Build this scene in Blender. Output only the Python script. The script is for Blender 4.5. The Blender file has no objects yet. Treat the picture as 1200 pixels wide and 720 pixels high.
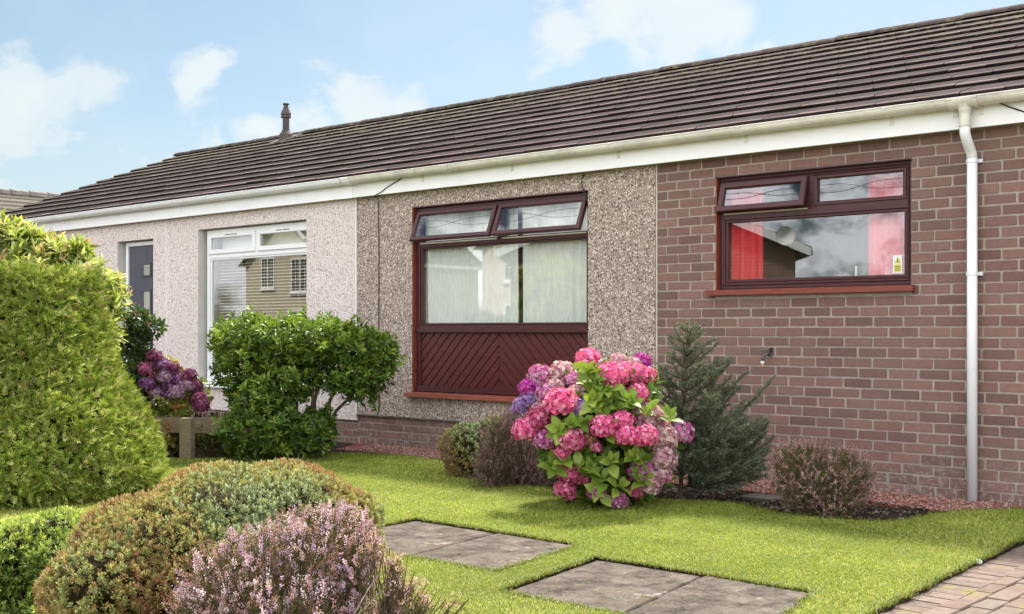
import bpy, math, random
import numpy as np
from mathutils import Vector, Matrix
from mathutils.geometry import tessellate_polygon
rng = np.random.default_rng(7); random.seed(7)
F, CS, SN, D, H = 1386.0, .75, .6614, 8.18, 1.13
PI = math.pi
S = bpy.context.scene
COL = S.collection
def A(x): return np.asarray(x, dtype=np.float64)
def P(px, py, Z):
    """metric position of something seen in that direction at a depth of Z metres"""
    X = (px-600)/F*Z
    return A((X*CS-Z*SN, X*SN+Z*CS-D, H-(py-388)/F*Z))
def wx(px, y=0.0):
    u = (px-600)/F
    return (u*CS-SN)*(D+y)/(u*SN+CS)
RIGHT = A((CS, SN, 0)); FWD = A((-SN, CS, 0)); UP = A((0, 0, 1))
def nrm(v): return v/np.maximum(np.linalg.norm(v, axis=-1, keepdims=True), 1e-9)

# ------------------------------------------------------------------ objects
ORG = {}
def tag(o, label=None, cat=None, group=None, kind=None):
    if label: o['label'] = label
    if cat: o['category'] = cat
    if group: o['group'] = group
    if kind: o['kind'] = kind
    return o
def thing(name, label, cat, loc=(0, 0, 0), group=None):
    o = bpy.data.objects.new(name, None); COL.objects.link(o)
    o.location = loc; o.empty_display_size = .2
    ORG[o.name] = A(loc)
    return tag(o, label, cat, group)
def raw(name, V, groups, mats, parent=None, col=None, smooth=False, loc=None):
    """groups: list of (faces array N x K, material index)"""
    V = A(V)
    if parent is not None: org = ORG[parent.name]; V = V-org
    elif loc is not None: org = A(loc); V = V-org
    else: org = A((0, 0, 0))
    me = bpy.data.meshes.new(name)
    me.vertices.add(len(V)); me.vertices.foreach_set('co', V.astype(np.float32).ravel())
    li, st, mi = [], [], []; n = 0
    for f, m in groups:
        f = np.asarray(f, dtype=np.int32)
        if len(f) == 0: continue
        k = f.shape[1]; li.append(f.ravel()); st.append(n+np.arange(len(f))*k); n += f.size
        mi.append(np.full(len(f), m, dtype=np.int32))
    li = np.concatenate(li); st = np.concatenate(st); mi = np.concatenate(mi)
    me.loops.add(len(li)); me.loops.foreach_set('vertex_index', li)
    me.polygons.add(len(st)); me.polygons.foreach_set('loop_start', st.astype(np.int32))
    me.polygons.foreach_set('material_index', mi)
    me.polygons.foreach_set('use_smooth', np.full(len(st), bool(smooth)))
    for m in (mats if isinstance(mats, (list, tuple)) else [mats]): me.materials.append(m)
    me.update(calc_edges=True)
    if col is not None:
        at = me.attributes.new('tint', 'FLOAT_COLOR', 'FACE')
        c = np.ones((len(st), 4), dtype=np.float32); c[:, :3] = col
        at.data.foreach_set('color', c.ravel())
    o = bpy.data.objects.new(name, me); COL.objects.link(o)
    if parent is not None: o.parent = parent
    elif loc is not None: o.location = loc
    ORG[o.name] = org
    return o
class MB:
    """collects shapes into one mesh"""
    def __init__(s): s.v = []; s.f = {}; s.n = 0
    def add(s, V, faces, m=0):
        V = A(V); 
        for f in faces: s.f.setdefault((len(f), m), []).append([i+s.n for i in f])
        s.v.append(V); s.n += len(V); return s
    def box(s, x0, x1, y0, y1, z0, z1, m=0):
        V = [(x, y, z) for x in (x0, x1) for y in (y0, y1) for z in (z0, z1)]
        return s.add(V, [(0, 1, 3, 2), (4, 6, 7, 5), (0, 4, 5, 1), (2, 3, 7, 6), (0, 2, 6, 4), (1, 5, 7, 3)], m)
    def hexa(s, V, m=0):
        return s.add(V, [(0, 1, 3, 2), (4, 6, 7, 5), (0, 4, 5, 1), (2, 3, 7, 6), (0, 2, 6, 4), (1, 5, 7, 3)], m)
    def ring(s, x0, x1, z0, z1, w, y0, y1, m=0, bev=.006, wb=None, wt=None):
        wb = w if wb is None else wb; wt = w if wt is None else wt
        def q(a0, a1, b0, b1, y): return [(a0, y, b0), (a1, y, b0), (a1, y, b1), (a0, y, b1)]
        V = q(x0, x1, z0, z1, y1)+q(x0, x1, z0, z1, y0+bev)+q(x0+bev, x1-bev, z0+bev, z1-bev, y0) \
            + q(x0+w-bev, x1-w+bev, z0+wb-bev, z1-wt+bev, y0)+q(x0+w, x1-w, z0+wb, z1-wt, y0+bev)+q(x0+w, x1-w, z0+wb, z1-wt, y1)
        fs = []
        for k in range(5):
            for i in range(4):
                j = (i+1) % 4; fs.append((k*4+i, k*4+j, k*4+4+j, k*4+4+i))
        for i in range(4):
            j = (i+1) % 4; fs.append((20+i, 20+j, j, i))
        return s.add(V, fs, m)
    def tube(s, pts, r, n=8, m=0, cap=True):
        V, f, _ = tubes([(pts, r)], n)
        s.add(V, f.tolist(), m)
        if cap:
            k = len(V)
            s.f.setdefault((n, m), []).append([s.n-k+i for i in range(n)][::-1])
            s.f.setdefault((n, m), []).append([s.n-n+i for i in range(n)])
        return s
    def lathe(s, prof, cx, cy, n=16, m=0):
        k = len(prof); V = []
        for r, z in prof:
            for i in range(n):
                a = 2*PI*i/n; V.append((cx+r*math.cos(a), cy+r*math.sin(a), z))
        fs = [(j*n+i, j*n+(i+1) % n, (j+1)*n+(i+1) % n, (j+1)*n+i) for j in range(k-1) for i in range(n)]
        fs += [tuple(range(n))[::-1], tuple((k-1)*n+i for i in range(n))]
        return s.add(V, fs, m)
    def build(s, name, mats, parent=None, loc=None, smooth=False, col=None):
        gr = [(f, k[1]) for k, f in s.f.items()]
        return raw(name, np.concatenate(s.v), gr, mats, parent, loc=loc, smooth=smooth, col=col)
def tubes(lines, n=5):
    """lines: list of (points, radius or radii)"""
    VV, FF, lens = [], [], []; base = 0
    for pts, r in lines:
        p = A(pts); k = len(p); r = np.broadcast_to(A(r), (k,))
        t = np.gradient(p, axis=0) if k > 2 else np.repeat((p[1:]-p[:-1]), 2, axis=0)
        t = nrm(t)
        ref = A((0, 0, 1)) if abs(t[0][2]) < .8 else A((1, 0, 0))
        a = nrm(np.cross(t, ref)); b = np.cross(t, a)
        an = np.arange(n)*2*PI/n
        V = p[:, None]+r[:, None, None]*(np.cos(an)[None, :, None]*a[:, None]+np.sin(an)[None, :, None]*b[:, None])
        VV.append(V.reshape(-1, 3))
        i = np.arange(k-1)[:, None]*n; j = np.arange(n)[None]; j2 = (j+1) % n
        f = np.stack([i+j, i+j2, i+n+j2, i+n+j], -1).reshape(-1, 4)+base
        FF.append(f); lens.append(len(f)); base += k*n
    return np.concatenate(VV), np.concatenate(FF), lens

# ------------------------------------------------------------------ materials
class N:
    def __init__(s, name):
        s.m = bpy.data.materials.new(name); s.m.use_nodes = True
        s.t = s.m.node_tree; s.t.nodes.clear()
        s.out = s.t.nodes.new('ShaderNodeOutputMaterial')
    def n(s, typ, ins=None, **kw):
        nd = s.t.nodes.new('ShaderNode'+typ)
        for k, v in kw.items(): setattr(nd, k, v)
        for k, v in (ins or {}).items(): s.set(nd, k, v)
        return nd
    def set(s, nd, k, v):
        if isinstance(v, bpy.types.NodeSocket): s.t.links.new(v, nd.inputs[k])
        elif isinstance(v, bpy.types.Node): s.t.links.new(v.outputs[0], nd.inputs[k])
        else:
            if isinstance(v, (tuple, list)) and len(v) == 3 and nd.inputs[k].type == 'RGBA': v = (*v, 1)
            nd.inputs[k].default_value = v
    def coord(s, scale=1.0, vec=None):
        if vec is None: vec = s.n('TexCoord').outputs['Object']
        if scale == 1.0: return vec
        sc = scale if isinstance(scale, (tuple, list)) else (scale,)*3
        return s.n('Mapping', {'Vector': vec, 'Scale': sc}).outputs[0]
    def noise(s, scale, detail=4, rough=.55, vec=None, out=0):
        return s.n('TexNoise', {'Vector': s.coord(vec=vec), 'Scale': scale, 'Detail': detail, 'Roughness': rough}).outputs[out]
    def ramp(s, fac, stops, interp='LINEAR'):
        r = s.n('ValToRGB', {'Fac': fac}); cr = r.color_ramp; cr.interpolation = interp
        while len(cr.elements) < len(stops): cr.elements.new(.5)
        for e, (p, c) in zip(cr.elements, stops):
            e.position = p; e.color = (*c, 1) if isinstance(c, (tuple, list)) else (c, c, c, 1)
        return r.outputs[0]
    def mix(s, fac, a, b, typ='MIX'):
        nd = s.n('MixRGB', {'Fac': fac, 'Color1': a, 'Color2': b}, blend_type=typ); return nd.outputs[0]
    def math(s, op, a, b=0.0, clamp=False):
        nd = s.n('Math', {0: a, 1: b}, operation=op); nd.use_clamp = clamp; return nd.outputs[0]
    def bump(s, h, strength=.5, dist=.01, normal=None):
        ins = {'Height': h, 'Strength': strength, 'Distance': dist}
        if normal is not None: ins['Normal'] = normal
        return s.n('Bump', ins).outputs[0]
    def pbr(s, color, rough=.8, bump=None, spec=.3, metal=0.0):
        ins = {'Base Color': color, 'Roughness': rough, 'Specular IOR Level': spec, 'Metallic': metal}
        b = s.n('BsdfPrincipled', ins)
        if bump is not None: s.set(b, 'Normal', bump)
        s.t.links.new(b.outputs[0], s.out.inputs[0]); return s.m
def sr(r, g, b):
    f = lambda c: (c/255/12.92) if c/255 <= .04045 else ((c/255+.055)/1.055)**2.4
    return (f(r), f(g), f(b))
def paint(name, c, rough=.45, var=.06, dirt=.0, dirtc=(.2, .17, .11), scale=6, spec=.4, bump=.15):
    k = N(name); nz = k.noise(scale, 5)
    lo = tuple(x*(1-var*2) for x in c); hi = tuple(min(1, x*(1+var)) for x in c)
    col = k.ramp(nz, [(.3, lo), (.7, hi)])
    if dirt > 0:
        d = k.noise(3.3, 8, .75, vec=k.coord((1, 1, 2.5)))
        d2 = k.ramp(d, [(.45, 0), (.75, dirt)])
        col = k.mix(d2, col, dirtc)
    return k.pbr(col, rough, k.bump(k.noise(60, 3), bump, .002), spec)
def leafmat(name, trans=.3, rough=.45, spec=.35):
    k = N(name); a = k.n('Attribute', attribute_name='tint').outputs['Color']
    nz = k.ramp(k.noise(30, 3), [(.3, .85), (.7, 1.1)])
    c = k.mix(1.0, a, nz, 'MULTIPLY')
    b = k.n('BsdfPrincipled', {'Base Color': c, 'Roughness': rough, 'Specular IOR Level': spec})
    t = k.n('BsdfTranslucent', {'Color': k.mix(1.0, c, (1.15, 1.1, .6), 'MULTIPLY')})
    m = k.n('MixShader', {0: trans, 1: b.outputs[0], 2: t.outputs[0]})
    k.t.links.new(m.outputs[0], k.out.inputs[0]); return k.m
M = {}
M['leaf'] = leafmat('leaf')
M['leaf_dull'] = leafmat('leaf_dull', .2, .7, .15)
M['petal'] = leafmat('petal', .28, .75, .1)
M['grass'] = leafmat('grass_blade', .35, .6, .2)
M['tint'] = (lambda k: k.pbr(k.mix(1.0, k.n('Attribute', attribute_name='tint').outputs['Color'], k.ramp(k.noise(90, 4), [(.3, .75), (.7, 1.15)]), 'MULTIPLY'), .9, k.bump(k.noise(160, 3), .5, .003), .15))(N('stone_chip'))
M['bark'] = (lambda k: k.pbr(k.ramp(k.noise(25, 5, .6, vec=k.coord((1, 1, .25))), [(.3, (.05, .032, .022)), (.7, (.16, .115, .08))]), .9, k.bump(k.noise(70, 4, .6, vec=k.coord((1, 1, .2))), .8, .006), .1))(N('bark'))
M['twig'] = (lambda k: k.pbr(k.ramp(k.noise(40, 3), [(.3, (.22, .17, .12)), (.7, (.45, .38, .3))]), .85, None, .1))(N('pale_twig'))

def brick_mats():
    k = N('brick')
    a = k.n('Attribute', attribute_name='tint').outputs['Color']
    v = k.coord()
    c = k.mix(1.0, a, k.ramp(k.noise(28, 8, .7, vec=v), [(.25, .78), (.5, 1.0), (.8, 1.18)]), 'MULTIPLY')
    # pale specks and lichen
    sp = k.ramp(k.noise(75, 5, .7, vec=v), [(.66, 0), (.72, .75)])
    c = k.mix(sp, c, (.42, .38, .32))
    z = k.n('SeparateXYZ', {0: v}).outputs[2]
    low = k.ramp(k.math('ADD', k.math('MULTIPLY', z, -1.4), k.math('MULTIPLY', k.noise(2.2, 6, .7, vec=v), 1.6)), [(.40, 0), (.85, .9)])
    pt = k.ramp(k.noise(21, 8, .75, vec=v), [(.5, 0), (.6, .85)])
    c = k.mix(k.math('MULTIPLY', low, pt), c, (.36, .34, .28))
    c = k.mix(k.ramp(k.noise(1.1, 5, .6, vec=v), [(.45, 0), (.8, .30)]), c, (.2, .17, .12))
    M['brick'] = k.pbr(c, .92, k.bump(k.noise(120, 6, .7, vec=v), .7, .004), .12)
    k = N('mortar')
    c = k.ramp(k.noise(18, 7, .7), [(.25, (.26, .215, .185)), (.6, (.39, .33, .285)), (.85, (.54, .48, .42))])
    M['mortar'] = k.pbr(c, .95, k.bump(k.noise(90, 6, .7), .8, .006), .08)
brick_mats()
def dash(name, stops, mortar, dirt):
    k = N(name); v = k.coord()
    wv = k.n('VectorMath', {0: v, 1: k.n('VectorMath', {0: k.noise(60, 3, out=1), 3: .012}, operation='SCALE').outputs[0]}, operation='ADD').outputs[0]
    vo = k.n('TexVoronoi', {'Vector': wv, 'Scale': 76.0, 'Randomness': 1.0}, feature='F1')
    rnd = k.n('SeparateColor', {0: vo.outputs['Color']}).outputs[0]
    c = k.ramp(rnd, stops, 'CONSTANT')
    edge = k.ramp(vo.outputs['Distance'], [(.38, 0), (.62, .8)])
    c = k.mix(edge, c, mortar)
    c = k.mix(k.ramp(k.noise(.9, 6, .65), [(.45, 0), (.85, dirt)]), c, (.22, .17, .12))
    h = k.ramp(vo.outputs['Distance'], [(0.0, 1), (.7, 0)])
    M[name] = k.pbr(c, .85, k.bump(h, .75, .006), .2)
dash('pink_dash', [(0, (.70, .61, .58)), (.22, (.84, .77, .74)), (.45, (.76, .66, .63)), (.66, (.48, .38, .35)), (.76, (.88, .84, .81)), (.93, (.26, .19, .18))], (.62, .53, .50), .12)
dash('brown_dash', [(0, (.34, .27, .23)), (.2, (.56, .46, .40)), (.42, (.25, .185, .155)), (.55, (.09, .075, .068)), (.68, (.78, .70, .63)), (.84, (.42, .30, .25)), (.93, (.045, .04, .038))], (.335, .262, .212), .25)
def timber_stain(name, c1, c2):
    k = N(name); v = k.coord((3, 3, 3))
    nz = k.noise(9, 6, .6, vec=k.coord((1, 1, 6)))
    M[name] = k.pbr(k.ramp(nz, [(.3, c1), (.7, c2)]), .42, k.bump(k.noise(50, 4, .6, vec=k.coord((1, 1, 6))), .2, .002), .4)
timber_stain('rosewood', (.044, .0108, .0122), (.074, .0180, .0195))
timber_stain('panel_stain', (.060, .0115, .0115), (.100, .0200, .0190))
timber_stain('red_stain', (.150, .030, .018), (.235, .050, .030))
timber_stain('sill_stain', (.20, .055, .035), (.33, .10, .065))
M['upvc'] = paint('white_upvc', (.80, .81, .81), .3, .02, .08, (.45, .42, .36))
M['fascia'] = paint('white_fascia', (.86, .86, .86), .35, .015, .10, (.6, .56, .47), bump=.05)
M['fascia_new'] = paint('bright_fascia', (.87, .88, .89), .3, .015, .04, (.6, .56, .5), bump=.05)
M['gutter_old'] = paint('creamy_gutter', (.80, .76, .68), .4, .05, .55, (.23, .19, .12))
M['gutter_new'] = paint('white_gutter', (.86, .87, .86), .35, .03, .15, (.4, .37, .3))
M['pipe'] = paint('white_pipe', (.82, .83, .84), .35, .02, .05, (.5, .46, .4))
M['reveal'] = paint('painted_reveal', (.62, .60, .55), .7, .06, .1)
M['door'] = paint('slate_door', (.062, .065, .092), .4, .08)
M['black'] = paint('black_rubber', (.02, .02, .02), .5)
M['plaster'] = paint('plaster', (.55, .52, .47), .9, .04)
M['lead'] = paint('lead', (.12, .12, .13), .5)
M['brass'] = N('brass').pbr((.65, .38, .14), .35, None, .5, .9)
M['steel'] = paint('tarnished_steel', (.14, .135, .12), .4, .3)
M['seal'] = paint('pale_seal', (.62, .58, .48), .6)
M['yellow'] = paint('yellow_label', (.62, .58, .06), .6)
M['label_white'] = paint('label_white', (.8, .8, .78), .6)
M['vent'] = paint('vent_pipe', (.085, .066, .062), .8, .25)
def wood():
    k = N('old_timber'); g = k.noise(8, 7, .7, vec=k.coord((2.5, 2.5, 14)))
    M['timber'] = k.pbr(k.ramp(g, [(.25, (.11, .085, .055)), (.55, (.24, .19, .125)), (.8, (.36, .30, .21))]), .9, k.bump(g, .7, .006), .1)
wood()
def glass():
    k = N('window_glass')
    fa = k.n('LayerWeight', {'Blend': .5}).outputs['Facing']
    f = k.math('ADD', k.math('MULTIPLY', k.math('POWER', fa, 4.0), .9), .085, True)
    g = k.n('BsdfGlossy', {'Color': (.95, .97, 1.0), 'Roughness': .0})
    t = k.n('BsdfTransparent', {'Color': (.975, .985, .98)})
    m = k.n('MixShader', {0: f, 1: t.outputs[0], 2: g.outputs[0]})
    k.t.links.new(m.outputs[0], k.out.inputs[0]); M['glass'] = k.m
glass()
def cloth(name, c, tr):
    k = N(name); wv = k.n('TexNoise', {'Vector': k.coord((40, 40, 3)), 'Scale': 4.0}).outputs[0]
    cc = k.ramp(wv, [(.3, tuple(x*.85 for x in c)), (.7, c)])
    d = k.n('BsdfDiffuse', {'Color': cc}); t = k.n('BsdfTranslucent', {'Color': cc})
    m = k.n('MixShader', {0: tr, 1: d.outputs[0], 2: t.outputs[0]})
    k.t.links.new(m.outputs[0], k.out.inputs[0]); M[name] = k.m
cloth('red_cloth', (.86, .07, .09), .12)
cloth('net_cloth', (.92, .94, .90), .05)
M['slat'] = paint('blind_slat', (.66, .56, .41), .4, .05)
def tilemat(name, base, warm, edge):
    k = N(name); v = k.coord()
    a = k.n('Attribute', attribute_name='tint').outputs['Color']
    c = k.mix(1.0, a, k.ramp(k.noise(3.0, 8, .7, vec=v), [(.3, base), (.7, warm)]), 'MULTIPLY')
    c = k.mix(k.ramp(k.noise(30, 6, .75, vec=v), [(.62, 0), (.70, .55)]), c, edge)
    y = k.n('SeparateXYZ', {0: v}).outputs[1]
    hi = k.ramp(k.math('ADD', k.math('MULTIPLY', y, .24), k.math('MULTIPLY', k.noise(.8, 4, vec=v), .45)), [(.72, 0), (1.0, .8)])
    c = k.mix(k.math('MULTIPLY', hi, k.ramp(k.noise(11, 8, .75, vec=v), [(.50, 0), (.62, .9)])), c, (.17, .155, .085))
    M[name] = k.pbr(c, .95, k.bump(k.noise(45, 6, .7, vec=v), .5, .006), .04)
tilemat('tile_old', (.021, .0155, .0155), (.042, .031, .0305), (.24, .20, .17))
tilemat('tile_new', (.016, .0128, .0122), (.032, .0255, .0245), (.26, .22, .18))
tilemat('tile_grey', (.06, .054, .05), (.10, .09, .085), (.3, .28, .25))
def conc():
    k = N('old_concrete'); v = k.coord()
    c = k.ramp(k.noise(9, 9, .72, vec=v), [(.36, (.024, .019, .015)), (.50, (.078, .064, .052)), (.68, (.150, .126, .105))])
    c = k.mix(k.ramp(k.noise(130, 3, .6, vec=v), [(.55, 0), (.7, .4)]), c, (.24, .22, .20))
    c = k.mix(k.ramp(k.noise(5.5, 9, .78, vec=v), [(.60, 0), (.64, .8)]), c, (.24, .22, .20))
    c = k.mix(k.ramp(k.noise(4.5, 10, .82, vec=k.coord()), [(.58, 0), (.63, .9)]), c, (.070, .050, .020))
    M['concrete'] = k.pbr(c, .93, k.bump(k.noise(60, 8, .75, vec=v), .9, .008), .1)
    k = N('soil'); v = k.coord()
    c = k.ramp(k.noise(22, 9, .75, vec=v), [(.3, (.022, .015, .011)), (.6, (.06, .042, .03)), (.8, (.12, .09, .065))])
    M['soil'] = k.pbr(c, .97, k.bump(k.noise(28, 9, .75, vec=v), 1, .03), .08)
    k = N('turf'); v = k.coord()
    c = k.ramp(k.noise(14, 8, .7, vec=v), [(.3, (.065, .085, .015)), (.7, (.15, .165, .035))])
    M['turf'] = k.pbr(c, .95, k.bump(k.noise(80, 5, .7, vec=v), 1, .02), .08)
    k = N('asphalt'); v = k.coord()
    M['asphalt'] = k.pbr(k.ramp(k.noise(60, 8, .7, vec=v), [(.3, (.035, .035, .036)), (.7, (.075, .073, .07))]), .92, k.bump(k.noise(150, 4), .6, .005), .2)
    k = N('joint_moss'); v = k.coord()
    M['moss'] = k.pbr(k.ramp(k.noise(9, 8, .75, vec=v), [(.35, (.06, .045, .032)), (.55, (.13, .10, .065)), (.66, (.17, .17, .04))]), .97, k.bump(k.noise(90, 5), 1, .008), .08)
    k = N('red_bed'); v = k.coord()
    M['redbed'] = k.pbr(k.ramp(k.noise(60, 6, .7, vec=v), [(.3, (.10, .03, .022)), (.7, (.30, .10, .07))]), .95, k.bump(k.noise(90, 5), 1, .01), .08)
conc()
def paver():
    k = N('paver'); v = k.coord(); a = k.n('Attribute', attribute_name='tint').outputs['Color']
    c = k.mix(1.0, a, k.ramp(k.noise(30, 8, .72, vec=v), [(.3, .72), (.7, 1.2)]), 'MULTIPLY')
    c = k.mix(k.ramp(k.noise(6, 8, .75, vec=v), [(.55, 0), (.63, .8)]), c, (.17, .16, .05))
    M['paver'] = k.pbr(c, .93, k.bump(k.noise(110, 6, .7, vec=v), .8, .005), .1)
paver()

# ------------------------------------------------------------------ building pieces
def holed(mb, x0, x1, z0, z1, holes, yf, th, mf, mb_, mr):
    """wall panel in the x-z plane with openings; front at yf, back at yf+th"""
    xs = sorted({x0, x1, *[h[0] for h in holes], *[h[1] for h in holes]})
    zs = sorted({z0, z1, *[h[2] for h in holes], *[h[3] for h in holes]})
    def full(i, j):
        if i < 0 or j < 0 or i >= len(xs)-1 or j >= len(zs)-1: return False
        cx, cz = (xs[i]+xs[i+1])/2, (zs[j]+zs[j+1])/2
        return not any(h[0] < cx < h[1] and h[2] < cz < h[3] for h in holes)
    a, b = yf, yf+th
    for i in range(len(xs)-1):
        for j in range(len(zs)-1):
            if not full(i, j): continue
            X0, X1, Z0, Z1 = xs[i], xs[i+1], zs[j], zs[j+1]
            mb.add([(X0, a, Z0), (X1, a, Z0), (X1, a, Z1), (X0, a, Z1)], [(0, 1, 2, 3)], mf)
            mb.add([(X0, b, Z0), (X1, b, Z0), (X1, b, Z1), (X0, b, Z1)], [(3, 2, 1, 0)], mb_)
            if not full(i-1, j): mb.add([(X0, a, Z0), (X0, b, Z0), (X0, b, Z1), (X0, a, Z1)], [(3, 2, 1, 0)], mr)
            if not full(i+1, j): mb.add([(X1, a, Z0), (X1, b, Z0), (X1, b, Z1), (X1, a, Z1)], [(0, 1, 2, 3)], mr)
            if not full(i, j-1): mb.add([(X0, a, Z0), (X1, a, Z0), (X1, b, Z0), (X0, b, Z0)], [(3, 2, 1, 0)], mr)
            if not full(i, j+1): mb.add([(X0, a, Z1), (X1, a, Z1), (X1, b, Z1), (X0, b, Z1)], [(0, 1, 2, 3)], mr)
BRC = [sr(122, 95, 88), sr(116, 90, 84), sr(127, 98, 90), sr(110, 86, 80), sr(120, 91, 84)]
def bricks(x0, x1, z0, z1, holes, yf, zorg, xorg=0.0, cols=BRC):
    """individual bricks standing a little proud of the mortar; returns verts, quads, colours"""
    V, Fq, C = [], [], []; n = 0
    k0 = int(math.floor((z0-zorg)/.075)); k1 = int(math.ceil((z1-zorg)/.075))
    for k in range(k0, k1):
        za, zb = max(z0, zorg+k*.075+.005), min(z1, zorg+(k+1)*.075-.005)
        if zb-za < .012: continue
        off = xorg+(k % 2)*.1125+random.uniform(-.012, .012)
        i = int(math.floor((x0-off)/.225))-1
        while off+i*.225 < x1:
            a, b = off+i*.225+.005+random.uniform(-.002, .002), off+(i+1)*.225-.005+random.uniform(-.002, .002); i += 1
            segs = [(max(a, x0), min(b, x1))]
            for h in holes:
                if h[2] < (za+zb)/2 < h[3]:
                    ns = []
                    for s0, s1 in segs:
                        if s1 <= h[0] or s0 >= h[1]: ns.append((s0, s1))
                        else:
                            if s0 < h[0]: ns.append((s0, h[0]))
                            if s1 > h[1]: ns.append((h[1], s1))
                    segs = ns
            c = A(random.choice(cols))*random.uniform(.90, 1.09)*(random.choice((.8, 1.18)) if random.random() < .03 else 1)*1.08
            for s0, s1 in segs:
                if s1-s0 < .02: continue
                j = lambda q=.0016: random.uniform(-q, q)
                e = .0055; f = yf-.0015+j(.0025)
                rim = [(s0+e, za), (s1-e, za), (s1, za+e), (s1, zb-e), (s1-e, zb), (s0+e, zb), (s0, zb-e), (s0, za+e)]
                rim = [(x+j(), z+j()) for x, z in rim]
                mx, mz = (s0+s1)/2, (za+zb)/2
                inn = [(x+(mx-x)*.004/max(.02, (s1-s0)/2), z+(mz-z)*.07) for x, z in rim]
                V += [(x, yf+.006, z) for x, z in rim]+[(x, f, z) for x, z in inn]
                for q in range(8):
                    r = (q+1) % 8; Fq.append((n+q, n+r, n+8+r, n+8+q))
                Fq += [(n+8, n+9, n+10, n+11), (n+8, n+11, n+12, n+15), (n+12, n+13, n+14, n+15)]
                C += [c]*11; n += 16
    return A(V), np.asarray(Fq), A(C)
def brick_part(name, parent, rects, holes, yf, th, zorg, label=None):
    """mortar backing with openings, plus the bricks, as one mesh"""
    mb = MB(); VV, FF, CC = [], [], []
    for (x0, x1, z0, z1) in rects:
        holed(mb, x0, x1, z0, z1, holes, yf+.003, th, 0, 1, 0)
        v, f, c = bricks(x0, x1, z0, z1, holes, yf, zorg); VV.append(v); FF.append(f); CC.append(c)
    bv = np.concatenate(mb.v); g = []; cols = []
    for k_, f in mb.f.items(): g.append((f, k_[1])); cols.append(np.ones((len(f), 3)))
    n = len(bv)
    for v, f, c in zip(VV, FF, CC): g.append((f+n, 2)); n += len(v); cols.append(c)
    o = raw(name, np.concatenate([bv]+VV), g, [M['mortar'], M['plaster'], M['brick']], parent, col=np.concatenate(cols))
    return o

YE, ZE, RUN, TP = -.15, 2.715, 3.76, .40        # eaves line, roof run and pitch
GA = .345
def roof(name, parent, x0, x1, mat, edge, verge_steps=False, ye=YE, ze=ZE, run=RUN, tp=TP, back=True, gauge=GA, seed=1):
    """courses of flat interlocking tiles, each tile with its own tiny offset, a worn nose with a painted highlight, and a joint"""
    R = random.Random(seed); th = .032; L = run*math.sqrt(1+tp*tp); nc = int(round(L/gauge)); g = L/nc
    ca, sa = 1/math.sqrt(1+tp*tp), tp/math.sqrt(1+tp*tp)
    V, Q, C = [], [], []; n = 0
    sides = [1, -1] if back else [1]
    for sd in sides:
        for k in range(nc):
            off = -(k % 2)*.15; nt = int((x1-x0)/.30)+3
            cj = R.uniform(.9, 1.1)
            for i in range(nt):
                a, b = x0+off+i*.30+.003, x0+off+(i+1)*.30-.003
                a, b = max(a, x0), min(b, x1)
                if b-a < .03: continue
                dz = R.uniform(-.0025, .0025); s0, s1 = k*g+R.uniform(-.004, .004), (k+1)*g+.05
                tc = R.uniform(.84, 1.16)*cj
                # surface: nose lifted by th, tail lying under the next course
                prof = [(s0+.004, th*.0+dz), (s0-.002, th*.5+dz), (s0+.001, th*.88+dz), (s0+.032, th+dz), (s1, .0)]
                for x in (a, b):
                    for s, h in prof:
                        y = s*ca-h*sa; z = s*sa+h*ca
                        if sd == 1: V.append((x, ye+y, ze+z))
                        else: V.append((x, ye+2*run-y, ze+z))
                m = len(prof)
                for q in range(m-1):
                    Q.append((n+q, n+m+q, n+m+q+1, n+q+1))
                    if q == 2: C.append(A(edge)*tc*R.uniform(.8, 1.15))  # nose band: worn concrete, its colour raised further as a painted highlight
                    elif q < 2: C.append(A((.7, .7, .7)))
                    else: C.append(A((tc, tc, tc)))
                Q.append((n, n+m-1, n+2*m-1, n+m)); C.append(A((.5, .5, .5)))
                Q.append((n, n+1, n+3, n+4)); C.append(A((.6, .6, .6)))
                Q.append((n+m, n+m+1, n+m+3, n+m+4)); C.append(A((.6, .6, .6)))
                n += 2*m
    # underlay so nothing shows between the tiles
    z0 = ze-.012
    V += [(x0, ye+.02, z0), (x1, ye+.02, z0), (x0, ye+run, z0+run*tp), (x1, ye+run, z0+run*tp), (x0, ye+2*run-.02, z0), (x1, ye+2*run-.02, z0)]
    Q += [(n, n+1, n+3, n+2), (n+2, n+3, n+5, n+4)]; C += [A((.3, .3, .3))]*2
    return raw(name, V, [(Q, 0)], mat, parent, col=A(C))
def ridge(parent, x0, x1, mat, ye=YE, ze=ZE, run=RUN, tp=TP):
    R = random.Random(3); V, Q, C = [], [], []; n = 0; x = x0
    yc, zc = ye+run, ze+run*tp+.02
    while x < x1-.05:
        xe = min(x+.445, x1); r = .115; tc = R.uniform(1.5, 2.3); dz = R.uniform(-.004, .004)
        for xx, rr in ((x, r+.008), (xe+.01, r)):
            for s in range(9):
                a = PI*(s/8)*.84+PI*.08
                V.append((xx, yc-math.cos(a)*rr, zc-.055+dz+math.sin(a)*rr*.78))
        for s in range(8): Q.append((n+s, n+s+1, n+10+s, n+9+s)); C.append((tc, tc, tc))
        Q.append((n, n+2, n+6, n+8)); C.append((.6, .6, .6)); n += 18; x = xe+.004
    return raw('ridge_tiles', V, [(Q, 0)], mat, parent, col=A(C))
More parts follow.
